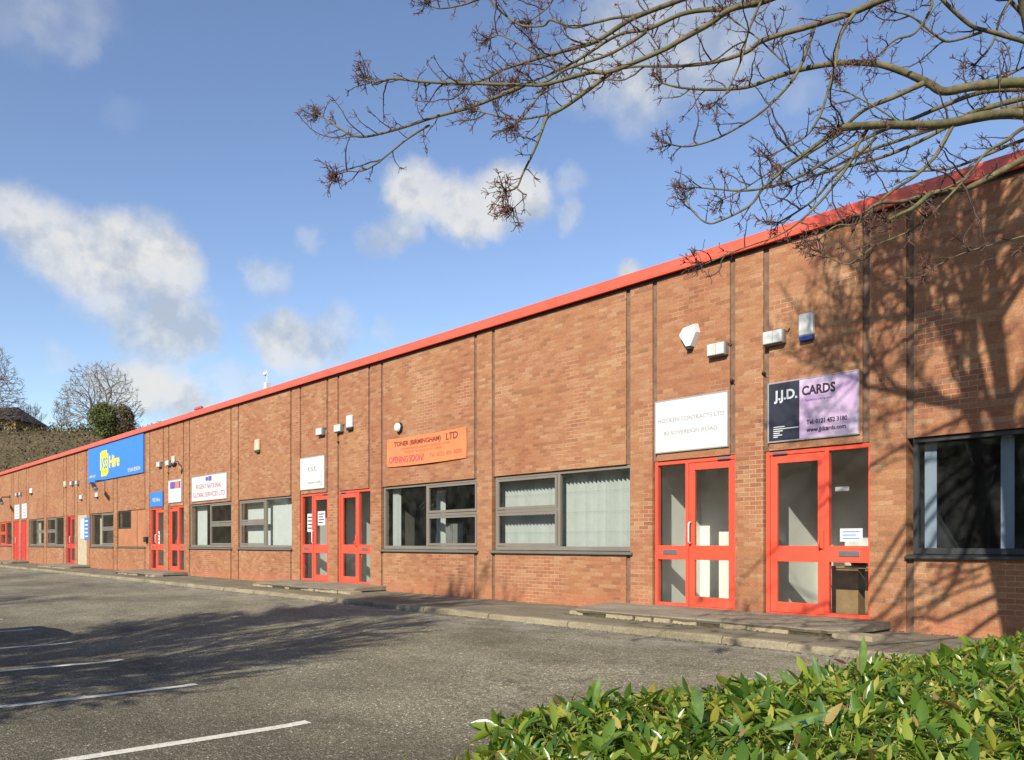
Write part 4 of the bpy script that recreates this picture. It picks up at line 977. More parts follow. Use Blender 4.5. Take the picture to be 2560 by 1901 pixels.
[(-1.67,-6.40,3.03,0.0065),(-1.76,-6.46,2.92,0.0053),(-1.88,-6.57,2.77,0.0045),(-2.02,-6.69,2.69,0.0037),(-2.11,-6.77,2.60,0.0030),(-2.22,-6.86,2.67,0.0023)],
[(-1.44,-5.38,2.97,0.0052),(-1.67,-5.58,2.92,0.0041),(-1.89,-5.78,2.84,0.0033),(-2.03,-5.89,2.75,0.0025)],
[(-1.62,-4.52,4.56,0.0142),(-1.82,-4.79,4.50,0.0122),(-1.91,-4.95,4.62,0.0107),(-1.97,-5.06,4.73,0.0093)],
[(-1.82,-4.60,4.38,0.0097),(-1.92,-4.76,4.31,0.0076),(-1.98,-4.88,4.24,0.0061),(-2.05,-5.01,4.18,0.0047)],
[(-1.86,-4.95,4.76,0.0093),(-1.95,-5.10,4.53,0.0073),(-1.98,-5.17,4.33,0.0059),(-2.03,-5.29,4.18,0.0046)],
[(-2.02,-5.88,4.47,0.0084),(-2.04,-5.94,4.26,0.0069),(-2.09,-6.03,4.11,0.0057),(-2.15,-6.15,4.05,0.0047),(-2.22,-6.26,3.92,0.0037)],
]
def spline(pts, n=4):
    out=[]
    Pn=[Vector(p) if not isinstance(p,Vector) else p for p in pts]
    for i in range(len(Pn)-1):
        p0=Pn[max(i-1,0)]; p1=Pn[i]; p2=Pn[i+1]; p3=Pn[min(i+2,len(Pn)-1)]
        for q in range(n):
            t=q/n; out.append(.5*((2*p1)+(p2-p0)*t+(2*p0-5*p1+4*p2-p3)*t*t+(3*p1-p0-3*p2+p3)*t*t*t))
    out.append(Pn[-1]); return out
def rv(r): return Vector((r.gauss(0,1),r.gauss(0,1),r.gauss(0,1))).normalized()
def spur(m,p,d,r,L,rad,k=3):
    pts=[p]; q=Vector(p)
    for i in range(3):
        d=(d+rv(r)*.55).normalized(); q=q+d*L/3; pts.append(q)
    m.tube(pts,[rad,rad*.85,rad*.7,rad*.9],k,cap=False)
    return q
def shoot(mt,mb,p,d,r,L,rad):
    n=max(3,int(L/.035)); q=Vector(p); pts=[q]; rs=[rad]
    for i in range(n):
        d=(d+rv(r)*.33+Vector((0,0,.06))).normalized(); q=q+d*L/n; pts.append(q); rs.append(rad*(1-.55*(i+1)/n))
        if r.random()<.9:
            dd=(d*.4+rv(r)).normalized(); spur(mb if r.random()<.6 else mt,q,dd,r,r.uniform(.02,.075),.0021)
    mt.tube(pts,rs,3,cap=False)
    for i in range(5): spur(mb,q,(d+rv(r)*.9).normalized(),r,r.uniform(.02,.06),.0027)
TREE = thing('bare_tree','leafless broad tree with olive bark reaching in from the right over the car park','tree',(-1.41,-5.0,-.34))
TB = Vector((-1.41,-5.0,-.34))
def rel(p): return Vector(p)-TB
def treeobj(m,name,mat,parent=TREE): return m.build(name,mat,parent)
trunkA=[(-1.41,-5,-.45,.25),(-1.42,-5,-.1,.20),(-1.43,-5,.9,.175),(-1.42,-4.99,2.0,.16),(-1.40,-5.0,3.1,.15),(-1.44,-5,4.1,.13),(-1.53,-4.98,5.2,.105),(-1.66,-5,6.6,.08),(-1.74,-5.02,8.0,.05),(-1.78,-5,9.2,.022)]
trunkB=[(-1.42,-4.99,2.3,.13),(-1.56,-4.93,3.3,.10),(-1.80,-4.96,4.6,.085),(-1.93,-4.98,5.8,.07),(-1.95,-5.0,7.4,.045),(-1.99,-5,8.9,.018)]
trunkC=[(-1.41,-5,2.7,.12),(-1.05,-5.05,3.6,.10),(-.6,-5.1,4.9,.08),(-.25,-5.1,6.5,.055),(-.1,-5.1,8.4,.02)]
m=MB()
for tr in (trunkA,trunkB,trunkC):
    pp=spline([Vector(q[:3]) for q in tr],4); rr=[]
    for i in range(len(pp)):
        t_=i/4; k=min(int(t_),len(tr)-2); rr.append(lerp(tr[k][3],tr[k+1][3],t_-k))
    m.tube([q-TB for q in pp],rr,12)
treeobj(m,'trunk',M['bark'])
def polyr(L,n=4):
    pp=spline([Vector(q[:3]) for q in L],n); rr=[]
    for i in range(len(pp)):
        t_=i/n; k=min(int(t_),len(L)-2); rr.append(lerp(L[k][3],L[k+1][3],t_-k))
    return pp,rr
CONN={0:(-1.45,-5,4.3),3:(-1.44,-5,4.1),1:(-1.5,-5,4.9),10:(-1.55,-5,5.2),11:(-1.5,-5,4.8)}
MIDS={}
rt=random.Random(11)
for bi,L in enumerate(BR):
    L=[list(q) for q in L]
    s=Vector(L[0][:3]); d=s-Vector((0,-11,1.14))
    lat=d.x*.6612+d.y*.7502; dep=-d.x*.7502+d.y*.6612
    px=1280+2088*lat/dep; py=1358-2088*d.z/dep
    pre=[]
    if px>2575:
        z=max(2.2,s.z-.45); r0=max(L[0][3]*1.25,.02)
        J=Vector((-1.42,-5,z)); mid=J.lerp(s,.55)+Vector((0,0,.10))
        pre=[list(J)+[r0*1.15],list(mid)+[r0]]
    elif py<-60 or (bi in (0,1,3,4+10)):
        # rises over the top of the view back to a leader
        z=min(max(s.z+.9,5.3),6.6); J=Vector((-1.5-.06*(z-5),-5,z)); mid=J.lerp(s,.5)+Vector((0,0,.35))
        r0=max(L[0][3]*1.3,.02)
        pre=[list(J)+[r0*1.25],list(mid)+[r0]]
    L=pre+L
    pp,rr=polyr(L,5)
    jit=[Vector((noise.noise(q*2.1),noise.noise(q*2.1+Vector((9,0,0))),noise.noise(q*2.1+Vector((0,9,0)))))*.02*min(1,i/6) for i,q in enumerate(pp)]
    # knobbly bark rings
    rr2=[r_*1.14*(1+.10*noise.noise(q*14)) for r_,q in zip(rr,pp)]
    m=MB(); m.tube([q+j-TB for q,j in zip(pp,jit)],rr2,8 if rr[0]>.01 else 6)
    bo=treeobj(m,'branch',M['bark'])
    mt=MB(); mb=MB()
    # shoots along the branch
    tot=sum((pp[i+1]-pp[i]).length for i in range(len(pp)-1)); acc=0; nxt=.05
    for i in range(len(pp)-1):
        seg=(pp[i+1]-pp[i]); acc+=seg.length; u=acc/tot
        while nxt<acc:
            fr=1-(acc-nxt)/max(seg.length,1e-6); q=pp[i]+seg*fr+jit[i]
            d=seg.normalized(); side=rv(rt); side=(side-d*side.dot(d)).normalized()
            if side.z<-.3 and rt.random()<.3: side.z*=-1
            Ls=rt.uniform(.04,.17)*(.7+.9*u) if rt.random()<.86 else rt.uniform(.2,.46)
            shoot(mt,mb,q-TB,(d*rt.uniform(.3,1.1)+side+Vector((0,0,.15))).normalized(),rt,Ls,.0046 if Ls<.2 else .0062)
            nxt+=rt.uniform(.05,.17)*(1.45-.9*u)*(.80 if bi<14 else 1.2)
    # tip cluster
    d=(pp[-1]-pp[-3]).normalized()
    for k in range(16 if bi<14 else 9): shoot(mt,mb,pp[-1]+jit[-1]-TB,(d+rv(rt)*.9).normalized(),rt,rt.uniform(.04,.12),.0040)
    tag(treeobj(mt,'twigs',M['twig'],bo),kind='stuff'); tag(treeobj(mb,'buds',M['bud'],bo),kind='stuff')
# upper and rear crown
def grow(m,p,d,L,rad,lvl,r,wander=.22,up=.12,minr=.004,kids=(2,3),spread=.75,kids_sides=5,shr=.62,bias=None):
    n=5; q=Vector(p); pts=[q]; rs=[rad]; kid=[]
    for i in range(n):
        d=(d+rv(r)*wander+Vector((0,0,up))).normalized()
        if bias is not None: d=(d+bias*.05).normalized()
        q=q+d*L/n; pts.append(q); rs.append(rad*(1-.45*(i+1)/n)); kid.append((q,d,rs[-1]))
    m.tube(pts,rs,kids_sides if rad>.012 else 3,cap=False)
    if lvl<=0: return
    for k in range(r.randint(*kids)):
        q2,d2,r2=kid[r.randint(1,n-1)]; s=rv(r); s=(s-d2*s.dot(d2)).normalized()
        grow(m,q2,(d2+s*spread*r.uniform(.6,1.3)).normalized(),L*r.uniform(.5,.8),max(minr,r2*shr),lvl-1,r,wander,up,minr,kids,spread,kids_sides,shr,bias)
    q2,d2,r2=kid[-1]; grow(m,q2,d2,L*.72,max(minr,r2*.85),lvl-1,r,wander,up,minr,kids,spread,kids_sides,shr,bias)
r=random.Random(21)
m=MB()
for (src,dirs) in (((-1.55,-5,5.4),[(-.7,.35,.75),(.2,-.9,.6),(.3,.8,.6)]),((-1.70,-5,7.0),[(-.75,.1,.7),(.6,.6,.7),(.1,-.9,.6)]),((-1.93,-4.98,6.0),[(-.9,-.1,.5),(-.5,.6,.7)]),((-1.96,-5,7.8),[(-.7,.3,.8),(.4,-.6,.8)]),
    ((-.6,-5.1,4.9),[(.9,.1,.5),(.3,.9,.4),(.4,-.9,.5)]),((-.2,-5.1,6.8),[(.8,.4,.6),(.2,-.8,.7),(-.1,.8,.7)]),((-1.30,-5,3.4),[(.95,.35,.3),(.6,-.7,.5)]),((-1.60,-5,6.0),[(-.5,.6,.5),(-.4,-.6,.6),(.5,.7,.4)]),((-1.74,-5,7.9),[(-.8,-.3,.5),(.7,-.2,.5),(-.3,.8,.5)]),((-1.95,-5,7.0),[(-.95,.3,.3),(-.6,-.5,.5)]),((-1.5,-5,5.0),[(.7,.6,.4),(.8,-.5,.4)])):
    for d in dirs:
        grow(m,Vector(src)-TB,Vector(d).normalized(),1.4,.058,4,r,.17,.06,.0095,(3,3),.85,shr=.72,bias=Vector((.75,0,0)))
treeobj(m,'upper_crown',M['bark'])

# ------------------------------------------------------------------ trees whose shadows fall on the car park
def bare(name_label,loc,H,rad,lvl,seed,mat='bark',spread=.7,nl=7,minr=.006,up=.10,L0=.36,cat='tree',tk=.33,grp=None,kids=(2,3),fan=.8):
    r=random.Random(seed); t=thing('bare_tree',name_label,cat,loc,0,grp)
    m=MB(); pts=[(0,0,-.2),(0.03,0,H*.1),(.05*H*.1,.02,H*tk),(0,.03*H*.2,H*(tk+.2)),(.0,0,H*(tk+.38))]
    rs=[rad*1.3,rad,rad*.85,rad*.55,rad*.2]; m.tube(pts,rs,9); m.build('trunk',M[mat],t)
    m=MB()
    for k in range(nl):
        hz=H*lerp(tk*.75,tk+.35,k/max(1,nl-1)); a=k*2.4+r.uniform(-.3,.3)
        e=lerp(.35,1.2,k/max(1,nl-1))
        d=Vector((math.cos(a)*fan,math.sin(a)*fan,e)).normalized()
        grow(m,Vector((0,0,hz)),d,H*L0*r.uniform(.8,1.1)*(1-.25*k/nl),rad*.5*(1-.5*k/nl),lvl,r,.17,up,minr,kids,spread,5)
    m.build('crown',M[mat],t); return t
bare('leafless tree standing off to the left whose crown shades the bay lines',(-9.2,-14.9,-.33),8.6,.24,5,31,nl=11,minr=.017,kids=(3,3),L0=.24,tk=.30,up=.03)
bare('second leafless tree further along the left side of the car park',(-18.6,-19.5,-.33),8.2,.18,4,32,nl=10,minr=.016,kids=(2,3),L0=.26)

# parked vehicles just out of view that throw shadows into it
def car(loc,rz,label,paintm,hh=1.0):
    """nose points to -x; lofted shell with proud glass, wheels in dark arches"""
    t=thing('parked_car',label,'car',loc,rz,'cars parked in the left bays')
    W=.88
    ST=[(-2.12,.42,.50,.56,.50,.45),(-2.06,.30,.66,.72,.74,.66),(-1.85,.24,.76,.80,.84,.76),(-1.45,.22,.84,.90,.87,.78),(-1.12,.22,.90,.97,.88,.78),(-.80,.22,.92,1.20,.88,.72),(-.42,.22,.93,1.42,.88,.64),(.0,.22,.94,1.49,.88,.62),(.6,.22,.95,1.50,.88,.62),(1.15,.22,.96,1.47,.88,.62),(1.55,.22,.97,1.36,.87,.62),(1.85,.24,.96,1.08,.85,.66),(2.02,.28,.88,.94,.80,.70),(2.10,.36,.66,.70,.66,.58)]
    def sec(s):
        x,zb,zt,zr,w,wr=s; zb,zt,zr=zb,zt*hh,zr*hh
        h=[(w-.10,zb),(w-.02,zb+.10),(w,(zb+zt)/2),(w-.015,zt-.05),(w-.05,zt),(wr+.03,zr-.07),(wr-.06,zr-.012),(wr*.5,zr+.012)]
        return [(x,y,z) for y,z in h]+[(x,-y,z) for y,z in h[::-1]]
    S=[sec(s) for s in ST]; k=len(S[0]); P=[q for s_ in S for q in s_]
    F=[(i*k+j,i*k+(j+1)%k,(i+1)*k+(j+1)%k,(i+1)*k+j) for i in range(len(S)-1) for j in range(k)]+[tuple(range(k))[::-1],tuple((len(S)-1)*k+j for j in range(k))]
    m=MB(); m.idx(P,F,smooth=True); m.build('body',M[paintm],t,fixn=True)
    def lerpv(p,q,u): return tuple(lerp(p[i],q[i],u) for i in range(3))
    for j,side in ((4,1),(10,-1)):
        m=MB()
        for (i0,i1) in ((6,8),(8,10)):
            A=S[i0];B=S[i1]
            lo,hi=(4,5) if side>0 else (11,10)
            q=[lerpv(A[lo],B[lo],.06),lerpv(A[lo],B[lo],.94),lerpv(A[hi],B[hi],.94),lerpv(A[hi],B[hi],.06)]
            m.face([(x,y+side*.012,z+.004) for x,y,z in q])
        m.build('side_windows',M['carglass'],t)
    m=MB(); m.face([(S[4][5][0],S[4][5][1]-.04,S[4][5][2]+.06),(S[6][6][0],S[6][6][1]-.02,S[6][6][2]+.02),(S[6][6][0],-S[6][6][1]+.02,S[6][6][2]+.02),(S[4][5][0],-S[4][5][1]+.04,S[4][5][2]+.06)]); m.build('windscreen',M['carglass'],t)
    for (x,s) in ((-1.35,-1),(-1.35,1),(1.32,-1),(1.32,1)):
        m=MB(); m.lathe([(.37,-.02),(.37,.0)],'y',(x,s*.885,.35),24); m.build('wheel_arch',M['blackmetal'],t)
        m=MB(); m.lathe([(.20,-.11),(.31,-.11),(.325,-.07),(.325,.07),(.31,.11),(.20,.11)],'y',(x,s*.80,.325),24); wh=m.build('wheel',M['tyre'],t)
        m=MB(); m.lathe([(.05,-.118),(.19,-.114),(.19,.114),(.05,.118)],'y',(x,s*.80,.325),16); m.build('rim',M['greymetal'],wh)
    for s in (-1,1):
        m=MB(); m.cbox(-2.085,-1.95,s*.58-.16,s*.58+.16,.56*hh,.68*hh,.03); m.build('headlight',M['lens'],t)
        m=MB(); m.cbox(2.03,2.10,s*.60-.10,s*.60+.10,.68*hh,.84*hh,.02); m.build('tail_light',M['redprint'],t)
    m=MB(); m.cbox(-2.14,-2.10,-.26,.26,.40,.50,.005); m.build('number_plate',M['white'],t)
    return t
c1=car((-14.55,-11.05,-.32),math.pi/2*-1,'tall dark blue people carrier parked in the bay left of the picture','carpaint',hh=1.42)
c2=car((-35.3,-7.9,-.32),-math.pi/2,'silver car parked far along the left bays','silverpaint')

# ------------------------------------------------------------------ hedge
rh=random.Random(8)
def edge(y):   # x of the car park side edge
    K=[(-10.3,-1.75),(-9.45,-2.12),(-9.1,-2.28),(-8.6,-2.70),(-8.2,-2.72),(-7.8,-2.52),(-7.0,-2.38),(-6.3,-2.28),(-5.6,-2.12),(-4.3,-2.05),(-3.4,-2.0)]
    for i in range(len(K)-1):
        if K[i][0]<=y<=K[i+1][0]: return lerp(K[i][1],K[i+1][1],(y-K[i][0])/(K[i+1][0]-K[i][0]))
    return K[0][1] if y<K[0][0] else K[-1][1]
HED=thing('hedge','clipped glossy evergreen hedge filling the bed at lower right','hedge',(-1.0,-7.0,-.34)); HB=Vector((-1.0,-7.0,-.34))
def leafmat():
    m,nt,b=newmat('glossy_evergreen_leaf')
    ge=nt.nodes.new('ShaderNodeNewGeometry')
    c=ramp(nt,ge.outputs['Random Per Island'],[(0,(.045,.11,.016)),(.25,(.095,.19,.024)),(.55,(.18,.285,.035)),(.78,(.30,.37,.05)),(.9,(.42,.42,.07)),(.972,(.50,.42,.12)),(.985,(.34,.22,.10)),(1,(.22,.12,.06))])
    nt.links.new(c,b.inputs['Base Color']); b.inputs['Roughness'].default_value=.30; b.inputs['Specular IOR Level'].default_value=.6
    tr=nt.nodes.new('ShaderNodeBsdfTranslucent'); nt.links.new(mix(nt,1.0,c,(1.25,1.3,.5),'MULTIPLY'),tr.inputs[0])
    mx=nt.nodes.new('ShaderNodeMixShader'); mx.inputs[0].default_value=.36
    out=[n for n in nt.nodes if n.type=='OUTPUT_MATERIAL'][0]
    nt.links.new(b.outputs[0],mx.inputs[1]); nt.links.new(tr.outputs[0],mx.inputs[2]); nt.links.new(mx.outputs[0],out.inputs[0]); return m
M['leaf']=leafmat()
def leaf(m,p,d,up,L,W,curl,fold=.25,tip=1.0):
    d=d.normalized(); s=d.cross(up)
    if s.length<1e-4: s=d.orthogonal()
    s.normalize(); u=s.cross(d).normalized()
    P=[]; prof=[(0,.04),(.18,.62),(.42,1.0),(.68,.82),(.88,.36),(1,.02)]
    for t_,w_i in prof:
        c=p+d*(L*t_)+u*(-curl*L*t_*t_); ww=W*.5*w_i
        P+= [c-s*ww+u*(fold*ww), c, c+s*ww+u*(fold*ww)]
    F=[]
    for i in range(len(prof)-1): F+= [(3*i,3*i+3,3*i+4,3*i+1),(3*i+1,3*i+4,3*i+5,3*i+2)]
    m.idx(P,F,smooth=True)
def topz(x,y): return lerp(.475,.375,max(0,min(1,(-4.5-y)/4.5)))+.03*max(0,min(1,(x+2)/1.5))+.045*noise.noise(Vector((x*1.6,y*1.6,0)))+.02*noise.noise(Vector((x*5,y*5,3)))
mL=MB(); mS=MB(); mY=MB()
cnt=0
while cnt<11500:
    y=rh.uniform(-10.2,-3.6); e=edge(y); x=e+rh.random()*(2.9 if y>-9 else 2.6)
    # keep most sprays in the part near the picture, always keep the rim
    side=rh.random()<.20
    if side:
        x=e+rh.gauss(.02,.05); z=rh.uniform(-.22,topz(x,y)-.02)
    else:
        zt=topz(x,y); z=zt-abs(rh.gauss(0,.075))
        dx=x-e; 
        if dx<.10: z-= (.10-dx)*.6
    if (x+.0)**2+(y+11)**2 < .55: continue
    base=Vector((x,y,z))-HB
    out=Vector((-1 if side else 0,0,.5 if side else 1))
    ax=(out+rv(rh)*.55).normalized()
    if ax.z<-.1: ax.z*=-1
    Ls=rh.uniform(.05,.12)
    mY.tube([base-ax*Ls*1.3,base-ax*Ls*.3,base+ax*Ls*.45],[.0032,.0026,.0016],3,cap=False)
    nlv=rh.randint(4,7); big=rh.uniform(.65,1.1) if rh.random()<.72 else rh.uniform(1.2,1.75)
    for k in range(nlv):
        a=k*2.4+rh.random(); o1=ax.orthogonal().normalized(); o2=ax.cross(o1)
        rad=(o1*math.cos(a)+o2*math.sin(a))
        dd=(rad*rh.uniform(.5,1.1)+ax*rh.uniform(.15,1.0)).normalized()
        Lf=rh.uniform(.043,.085)*big
        leaf(mL,base+ax*(Ls*.45*k/nlv),dd,ax,Lf,Lf*rh.uniform(.26,.40),rh.uniform(-.05,.35),rh.uniform(.15,.5))
    cnt+=1
# a few tall strap leaves and stray shoots standing above the clipped top
mT=MB()
for (x,y,z,dx,dy,dz,L,W) in ((-1.905,-7.08,.50,.06,.02,1,.20,.040),(-2.10,-7.10,.42,-.28,0,1,.17,.036),(-2.16,-7.2,.42,-.8,.1,.45,.16,.04),(-1.55,-5.6,.42,.1,0,1,.18,.03),(-2.52,-8.3,.42,.1,.2,1,.14,.03),(-1.45,-6.4,.43,-.1,.1,1,.17,.04),(-2.05,-9.75,.36,-.15,0,1,.12,.022),(-1.95,-8.3,.44,-.5,.5,.5,.22,.05),(-1.2,-6.4,.45,-.4,.2,.8,.18,.05),(-1.72,-8.2,.44,.5,.5,.2,.24,.05)):
    leaf(mT,Vector((x,y,z))-HB,Vector((dx,dy,dz)),Vector((.6,-.8,.1)),L,W,.05,.6)
mL.build('foliage',M['leaf'],HED)
mT.build('tall_shoots',simple('fresh_green_leaf',(.115,.19,.045),.16,.45,14,spec=.9),HED)
# dense inner stems
for i in range(900):
    y=rh.uniform(-10.2,-3.7); x=edge(y)+.05+rh.random()*2.5; z=rh.uniform(-.3,.2)
    if x*x+(y+11)**2<.6: continue
    p=Vector((x,y,-.33))-HB; q=Vector((x+rh.uniform(-.15,.15),y+rh.uniform(-.15,.15),rh.uniform(.1,.36)))-HB
    mS.tube([p,p.lerp(q,.5)+rv(rh)*.03,q],[.007,.005,.003],3,cap=False)
mS.build('stems',M['twig'],HED); mY.build('young_stems',simple('yellow_green_stem',(.36,.32,.10),.6,.4,7),HED)
# soil bed with a timber-dark edge
m=MB(); Y=[-10.4+.35*i for i in range(21)]
m.idx([(edge(y)+.10,y,-.30) for y in Y]+[(3.2,y,-.30) for y in Y],[(i,i+21,i+22,i+1) for i in range(20)])
m.idx([(edge(y)+.10,y,-.30) for y in Y]+[(edge(y)+.10,y,-.40) for y in Y],[(i,i+1,i+22,i+21) for i in range(20)])
tag(m.build('planting_bed',M['debris']),kind='structure')

# ------------------------------------------------------------------ hill, house and trees beyond
FW=Vector((-.75022,.66118,0)); RT=Vector((.66118,.75022,0)); CP=Vector((0,-11,0))
def hill(s,l):
    t_=max(0,min(1,(s-76)/40)); t_=t_*t_*(3-2*t_); side=max(0,min(1,(40-l)/50)); side=side*side*(3-2*side)
    return -.36+ (16.9*t_*side) + (1.1*noise.noise(Vector((s*.05,l*.05,0)))+.35*noise.noise(Vector((s*.25,l*.25,2))))*t_*side*(1 if s<112 else .25)
m=MB(); ns,nl_=56,90; P=[]
for i in range(ns+1):
    for j in range(nl_+1):
        s=lerp(70,240,i/ns); l=lerp(-190,45,j/nl_); q=CP+FW*s+RT*l; P.append((q.x,q.y,hill(s,l)))
m.idx(P,[(i*(nl_+1)+j,i*(nl_+1)+j+1,(i+1)*(nl_+1)+j+1,(i+1)*(nl_+1)+j) for i in range(ns) for j in range(nl_)],smooth=True)
def hillmat():
    mm,nt,b=newmat('scrubby_bank'); v=objco(nt)
    c=ramp(nt,nse(nt,v,.35,8,.75),[(.3,(.060,.058,.026)),(.45,(.12,.095,.045)),(.58,(.16,.11,.06)),(.75,(.09,.10,.04))])
    c=mix(nt,1.0,c,ramp(nt,nse(nt,v,3,5,.7),[(.3,g(.6)),(.7,g(1.35))]),'MULTIPLY')
    nt.links.new(c,b.inputs['Base Color']); b.inputs['Roughness'].default_value=1; bump(nt,b,nse(nt,v,1.2,6,.7),1,.6); return mm
M['hill']=hillmat()
tag(m.build('hillside',M['hill']),kind='structure')
def scrubmat():
    m,nt,b=newmat('winter_scrub'); ge=nt.nodes.new('ShaderNodeNewGeometry')
    big=nse(nt,objco(nt),.11,3,.5)
    c1=ramp(nt,ge.outputs['Random Per Island'],[(0,(.05,.045,.02)),(.3,(.11,.085,.042)),(.6,(.16,.12,.068)),(.85,(.23,.18,.11)),(1,(.13,.15,.05))])
    c=mix(nt,ramp(nt,big,[(.40,g(0)),(.6,g(.8))]),c1,mix(nt,1.0,c1,(.65,.85,.5),'MULTIPLY'))
    nt.links.new(c,b.inputs['Base Color']); b.inputs['Roughness'].default_value=1; b.inputs['Specular IOR Level'].default_value=.1; return m
M['scrub']=scrubmat()
rs_=random.Random(17); m=MB()
for i in range(30000):
    s=rs_.uniform(84,119); l=rs_.uniform(-95,12)
    if rs_.random()<.35: l=rs_.uniform(-75,-30)
    hz=hill(s,l); q=CP+FW*s+RT*l
    cl=noise.noise(Vector((s*.22,l*.22,7)))
    ht=max(.12,.6+1.3*cl)
    p=Vector((q.x,q.y,hz+rs_.random()*ht)); sz=rs_.uniform(.08,.30)
    a=rv(rs_)*sz; b_=rv(rs_)*sz*.8+Vector((0,0,sz*.6)); m.face([p-a*.4,p+a,p+b_])
tag(m.build('bank_scrub',M['scrub']),'brown winter scrub covering the bank behind the far end','scrub',kind='stuff')

# house on the bank
hx=CP+FW*111+RT*(-69.9)
HS=thing('brick_house','ochre brick house with dark hipped roof on the bank at far left','house',(hx.x,hx.y,14.2),R(48.61))
m=MB(); m.box(-5.5,3.9,0,7,0,3.35); m.build('wall',simple('ochre_brick',(.33,.215,.085),.9,.25,1.2),HS)
m=MB(); m.idx([(-6,-.5,3.3),(4.4,-.5,3.3),(4.4,7.5,3.3),(-6,7.5,3.3),(-3.2,3.5,5.55),(2.2,3.5,5.55)],[(0,1,5,4),(1,2,5),(2,3,4,5),(3,0,4),(3,2,1,0)]); ro=m.build('roof',simple('dark_slates',(.085,.075,.06),.8,.3,2),HS)
m=MB(); m.box(-2.2,-1.5,3.2,3.9,4.6,6.4); m.build('chimney',M['debris'],ro)
for x in (-3.6,-.6,1.9):
    m=MB(); m.box(x-.6,x+.6,-.05,.02,1.5,2.7); wn_=m.build('window',M['white'],HS)
    m=MB(); m.box(x-.52,x+.52,-.06,-.051,1.58,2.62); m.build('pane',M['carglass'],wn_)
m=MB(); m.box(2.9,3.8,-.04,.02,0,2.1); m.build('door',M['blackmetal'],HS)

def at(px,py,d):   # place on the bank as measured: bearing and distance from the viewpoint
    return CP+FW*d+RT*((px-1280)/2088*d)
def fartree(px,d,H,label,seed,mat,**kw):
    q=at(px,0,d); l=(px-1280)/2088*d; z=hill(d,l)-.2
    return bare(label,(q.x,q.y,z),H,kw.pop('rad',.22),kw.pop('lvl',5),seed,mat,**kw)
fartree(152,112,4.6,'low leafless thicket tree left of the wide rounded tree',42,'farbark',rad=.08,lvl=3,nl=9,minr=.013,kids=(2,3),L0=.30,tk=.12,up=.10)
fartree(84,112,4.2,'small leafless tree between the house and the rounded tree',43,'farbarkred',rad=.08,lvl=3,nl=9,minr=.013,kids=(2,3),L0=.30,tk=.12,up=.10)
def dome_tree(px,d,W,H,label,seed,mat,n=1100,base=.10,cx=0,minr=.014,trad=.34):
    """limbs fan out from a short trunk towards points spread through a dome"""
    q=at(px,0,d); l=(px-1280)/2088*d; z=hill(d,l)-.2; r=random.Random(seed)
    t=thing('bare_tree',label,'tree',(q.x,q.y,z))
    m=MB(); m.tube([(0,0,-.2),(0,0,H*base*.5),(0.05,0,H*base)],[trad,trad*.85,trad*.8],8); m.build('trunk',M[mat],t)
    from mathutils import kdtree
    O=Vector((0,0,H*base)); pts=[]
    while len(pts)<n:
        u=rv(r)
        if u.z<-.12: continue
        k=r.random()**.33
        p=Vector((u.x*W*.5*k+cx*k,u.y*W*.42*k,H*base+u.z*H*(1-base)*k))*(1+.06*noise.noise(u*3))
        pts.append((p-O).length and p)
    pts.sort(key=lambda p:(Vector((p.x/W*2,p.y/W*2,(p.z-O.z)/H)).length))
    nodes=[O]; par=[-1]; nd=[Vector((0,0,1))]
    cost=[0]
    for p in pts:
        best=None; bd=1e9; op=(p-O)
        for i in range(max(0,0),len(nodes)):
            v=p-nodes[i]; L=v.length
            if L<.02: continue
            c=L*(1.9-.9*v.dot(nd[i])/L)+ (0 if i else 0)+cost[i]*.16
            if c<bd: bd=c; best=i
        v=p-nodes[best]; dr=(nd[best]*.6+v.normalized()).normalized(); k=max(1,int(v.length/ (H*.09)))
        cur=best; pp=nodes[best]
        for s in range(k):
            tt=(s+1)/k; pos=nodes[best]+v*tt+(nd[best]*v.length*.22)*tt*(1-tt)+rv(r)*.03*H*.1
            nd.append((pos-pp).normalized()); pp=pos; nodes.append(pos); par.append(cur); cost.append(cost[cur]+v.length/k); cur=len(nodes)-1
    kids={}; 
    for i,pa in enumerate(par):
        if pa>=0: kids.setdefault(pa,[]).append(i)
    rad=[minr]*len(nodes); 
    for i in range(len(nodes)-1,0,-1):
        cs=kids.get(i,[]); rad[i]=max(minr,(sum(rad[c]**2.35 for c in cs))**(1/2.35)) if cs else minr
    rad[0]=trad*.8
    m=MB()
    mxr=max(rad[1:]); 
    for i in range(1,len(nodes)):
        a=par[i]; m.tube([nodes[a],nodes[i]],[min(rad[a],rad[i]*1.25)*(1 if a else 1),rad[i]],4 if rad[i]>.03 else 3,cap=False)
        if not kids.get(i):
            for _ in range(3):
                dd=(nd[i]+rv(r)*.5).normalized(); Ls=H*r.uniform(.03,.07); m.tube([nodes[i],nodes[i]+dd*Ls],[minr,minr*.6],3,cap=False)
    m.build('crown',M[mat],t); return t
dome_tree(250,114,13.2,9.6,'wide rounded leafless tree on the ridge above the large blue sign',41,'farbark',n=1500,minr=.021)
dome_tree(-42,109,11.5,12.3,'tall reddish leafless tree at the left edge by the house',44,'farbarkred',n=1300,base=.22,minr=.021)
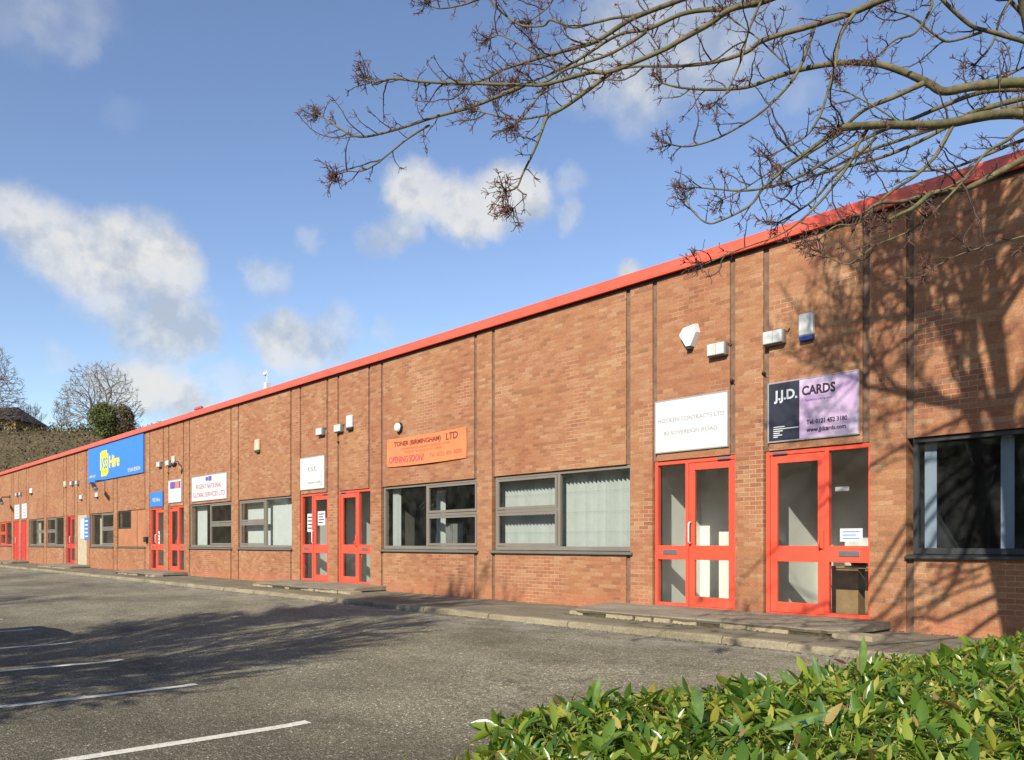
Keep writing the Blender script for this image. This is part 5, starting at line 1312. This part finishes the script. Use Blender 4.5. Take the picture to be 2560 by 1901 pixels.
# evergreen with ivy in front of the rounded tree
def evergreen(px,d,W,H,label,mat,seed,sparse=1):
    q=at(px,0,d); l=(px-1280)/2088*d; z=hill(d,l)-.1; r=random.Random(seed)
    t=thing('evergreen_tree',label,'tree',(q.x,q.y,z)); m=MB(); m.tube([(0,0,-.2),(0,0,H*.5),(.1,0,H*.85)],[.16,.12,.04],7); m.build('trunk',M['farbark'],t)
    m=MB(); blobs=[(r.uniform(-.5,.5)*W*.62,r.uniform(-.5,.5)*W*.6,H*r.uniform(.15,.82),W*r.uniform(.14,.26)) for _ in range(34)]
    for i in range(int(15000*sparse)):
        bx,by_,bz,br=r.choice(blobs); u=rv(r)*br*r.random()**.35
        x,y,zz=bx+u.x,by_+u.y,bz+u.z*1.15
        lim=W*.5*math.sqrt(max(0,1-max(0,(zz/H))**1.5))*(1+.3*noise.noise(Vector((x,y,zz))*.9)) if zz<H else 0
        if math.hypot(x,y)>lim or zz<0: continue
        s=r.uniform(.06,.17); a=rv(r)*s; b_=rv(r)*s; p=Vector((x,y,zz)); m.face([p-a,p+b_,p+a])
    m.build('crown',mat,t)
ev=simple('dark_evergreen',(.115,.135,.045),1,.6,.9,spec=.1)
eb=simple('brown_ivy_scrub',(.17,.135,.08),1,.4,1.5,spec=.1)
evergreen(258,108,4.7,4.7,'dark green bushy evergreen in front of the wide rounded tree',ev,51)
evergreen(303,109,4.2,4.6,'brownish bushy tree right of the dark green evergreen',eb,52,.75)

# ------------------------------------------------------------------ unseen evergreen screen behind the viewpoint, added to darken the window reflections
BS=thing('reflection_hedge','unseen tall dark evergreen screen added to darken the window reflections','hedge',(-35,-36,-.36))
r=random.Random(77); m=MB(); nx=170; nz=16; P=[]
for i in range(nx+1):
    for j in range(nz+1):
        x=lerp(-62,62,i/nx); z=lerp(0,8.2,j/nz)*(1+.10*noise.noise(Vector((x*.15,0,1)))); y=.9*noise.noise(Vector((x*.35,z*.5,3)))+.4*noise.noise(Vector((x*1.3,z*1.3,5)))-(z/9)**3*1.0
        P.append((x,y,z+.5*noise.noise(Vector((x*.9,z,8)))))
m.idx(P,[(i*(nz+1)+j,(i+1)*(nz+1)+j,(i+1)*(nz+1)+j+1,i*(nz+1)+j+1) for i in range(nx) for j in range(nz)])
P=[(x,-3.2,z) for (x,y,z) in P]
m.idx(P,[(i*(nz+1)+j,i*(nz+1)+j+1,(i+1)*(nz+1)+j+1,(i+1)*(nz+1)+j) for i in range(nx) for j in range(nz)])
for i in range(9000):
    x=r.uniform(-62,62); z=r.uniform(0,8.4); y=.9*noise.noise(Vector((x*.35,z*.5,3)))+.3+r.uniform(-.2,.35); s=r.uniform(.08,.26); a=rv(r)*s; b_=rv(r)*s; p=Vector((x,y,z)); m.face([p-a,p+b_,p+a])
m.build('foliage',ev,BS)
m=MB()
for i in range(60): x=-61+i*2.07; m.tube([(x,-1.5,-.2),(x,-1.5,6)],.14,6)
m.build('stems',M['bark'],BS)

# reflectance calibration: photograph exposed for the shade, real surfaces a little darker than first guessed
for mm in bpy.data.materials:
    if not mm.use_nodes: continue
    nt_=mm.node_tree
    for b in [n for n in nt_.nodes if n.type=='BSDF_PRINCIPLED']:
        s_=b.inputs['Base Color']
        if s_.is_linked:
            src=s_.links[0].from_socket; h_=nt_.nodes.new('ShaderNodeHueSaturation'); h_.inputs['Value'].default_value=.83
            nt_.links.new(src,h_.inputs['Color']); nt_.links.new(h_.outputs[0],s_)
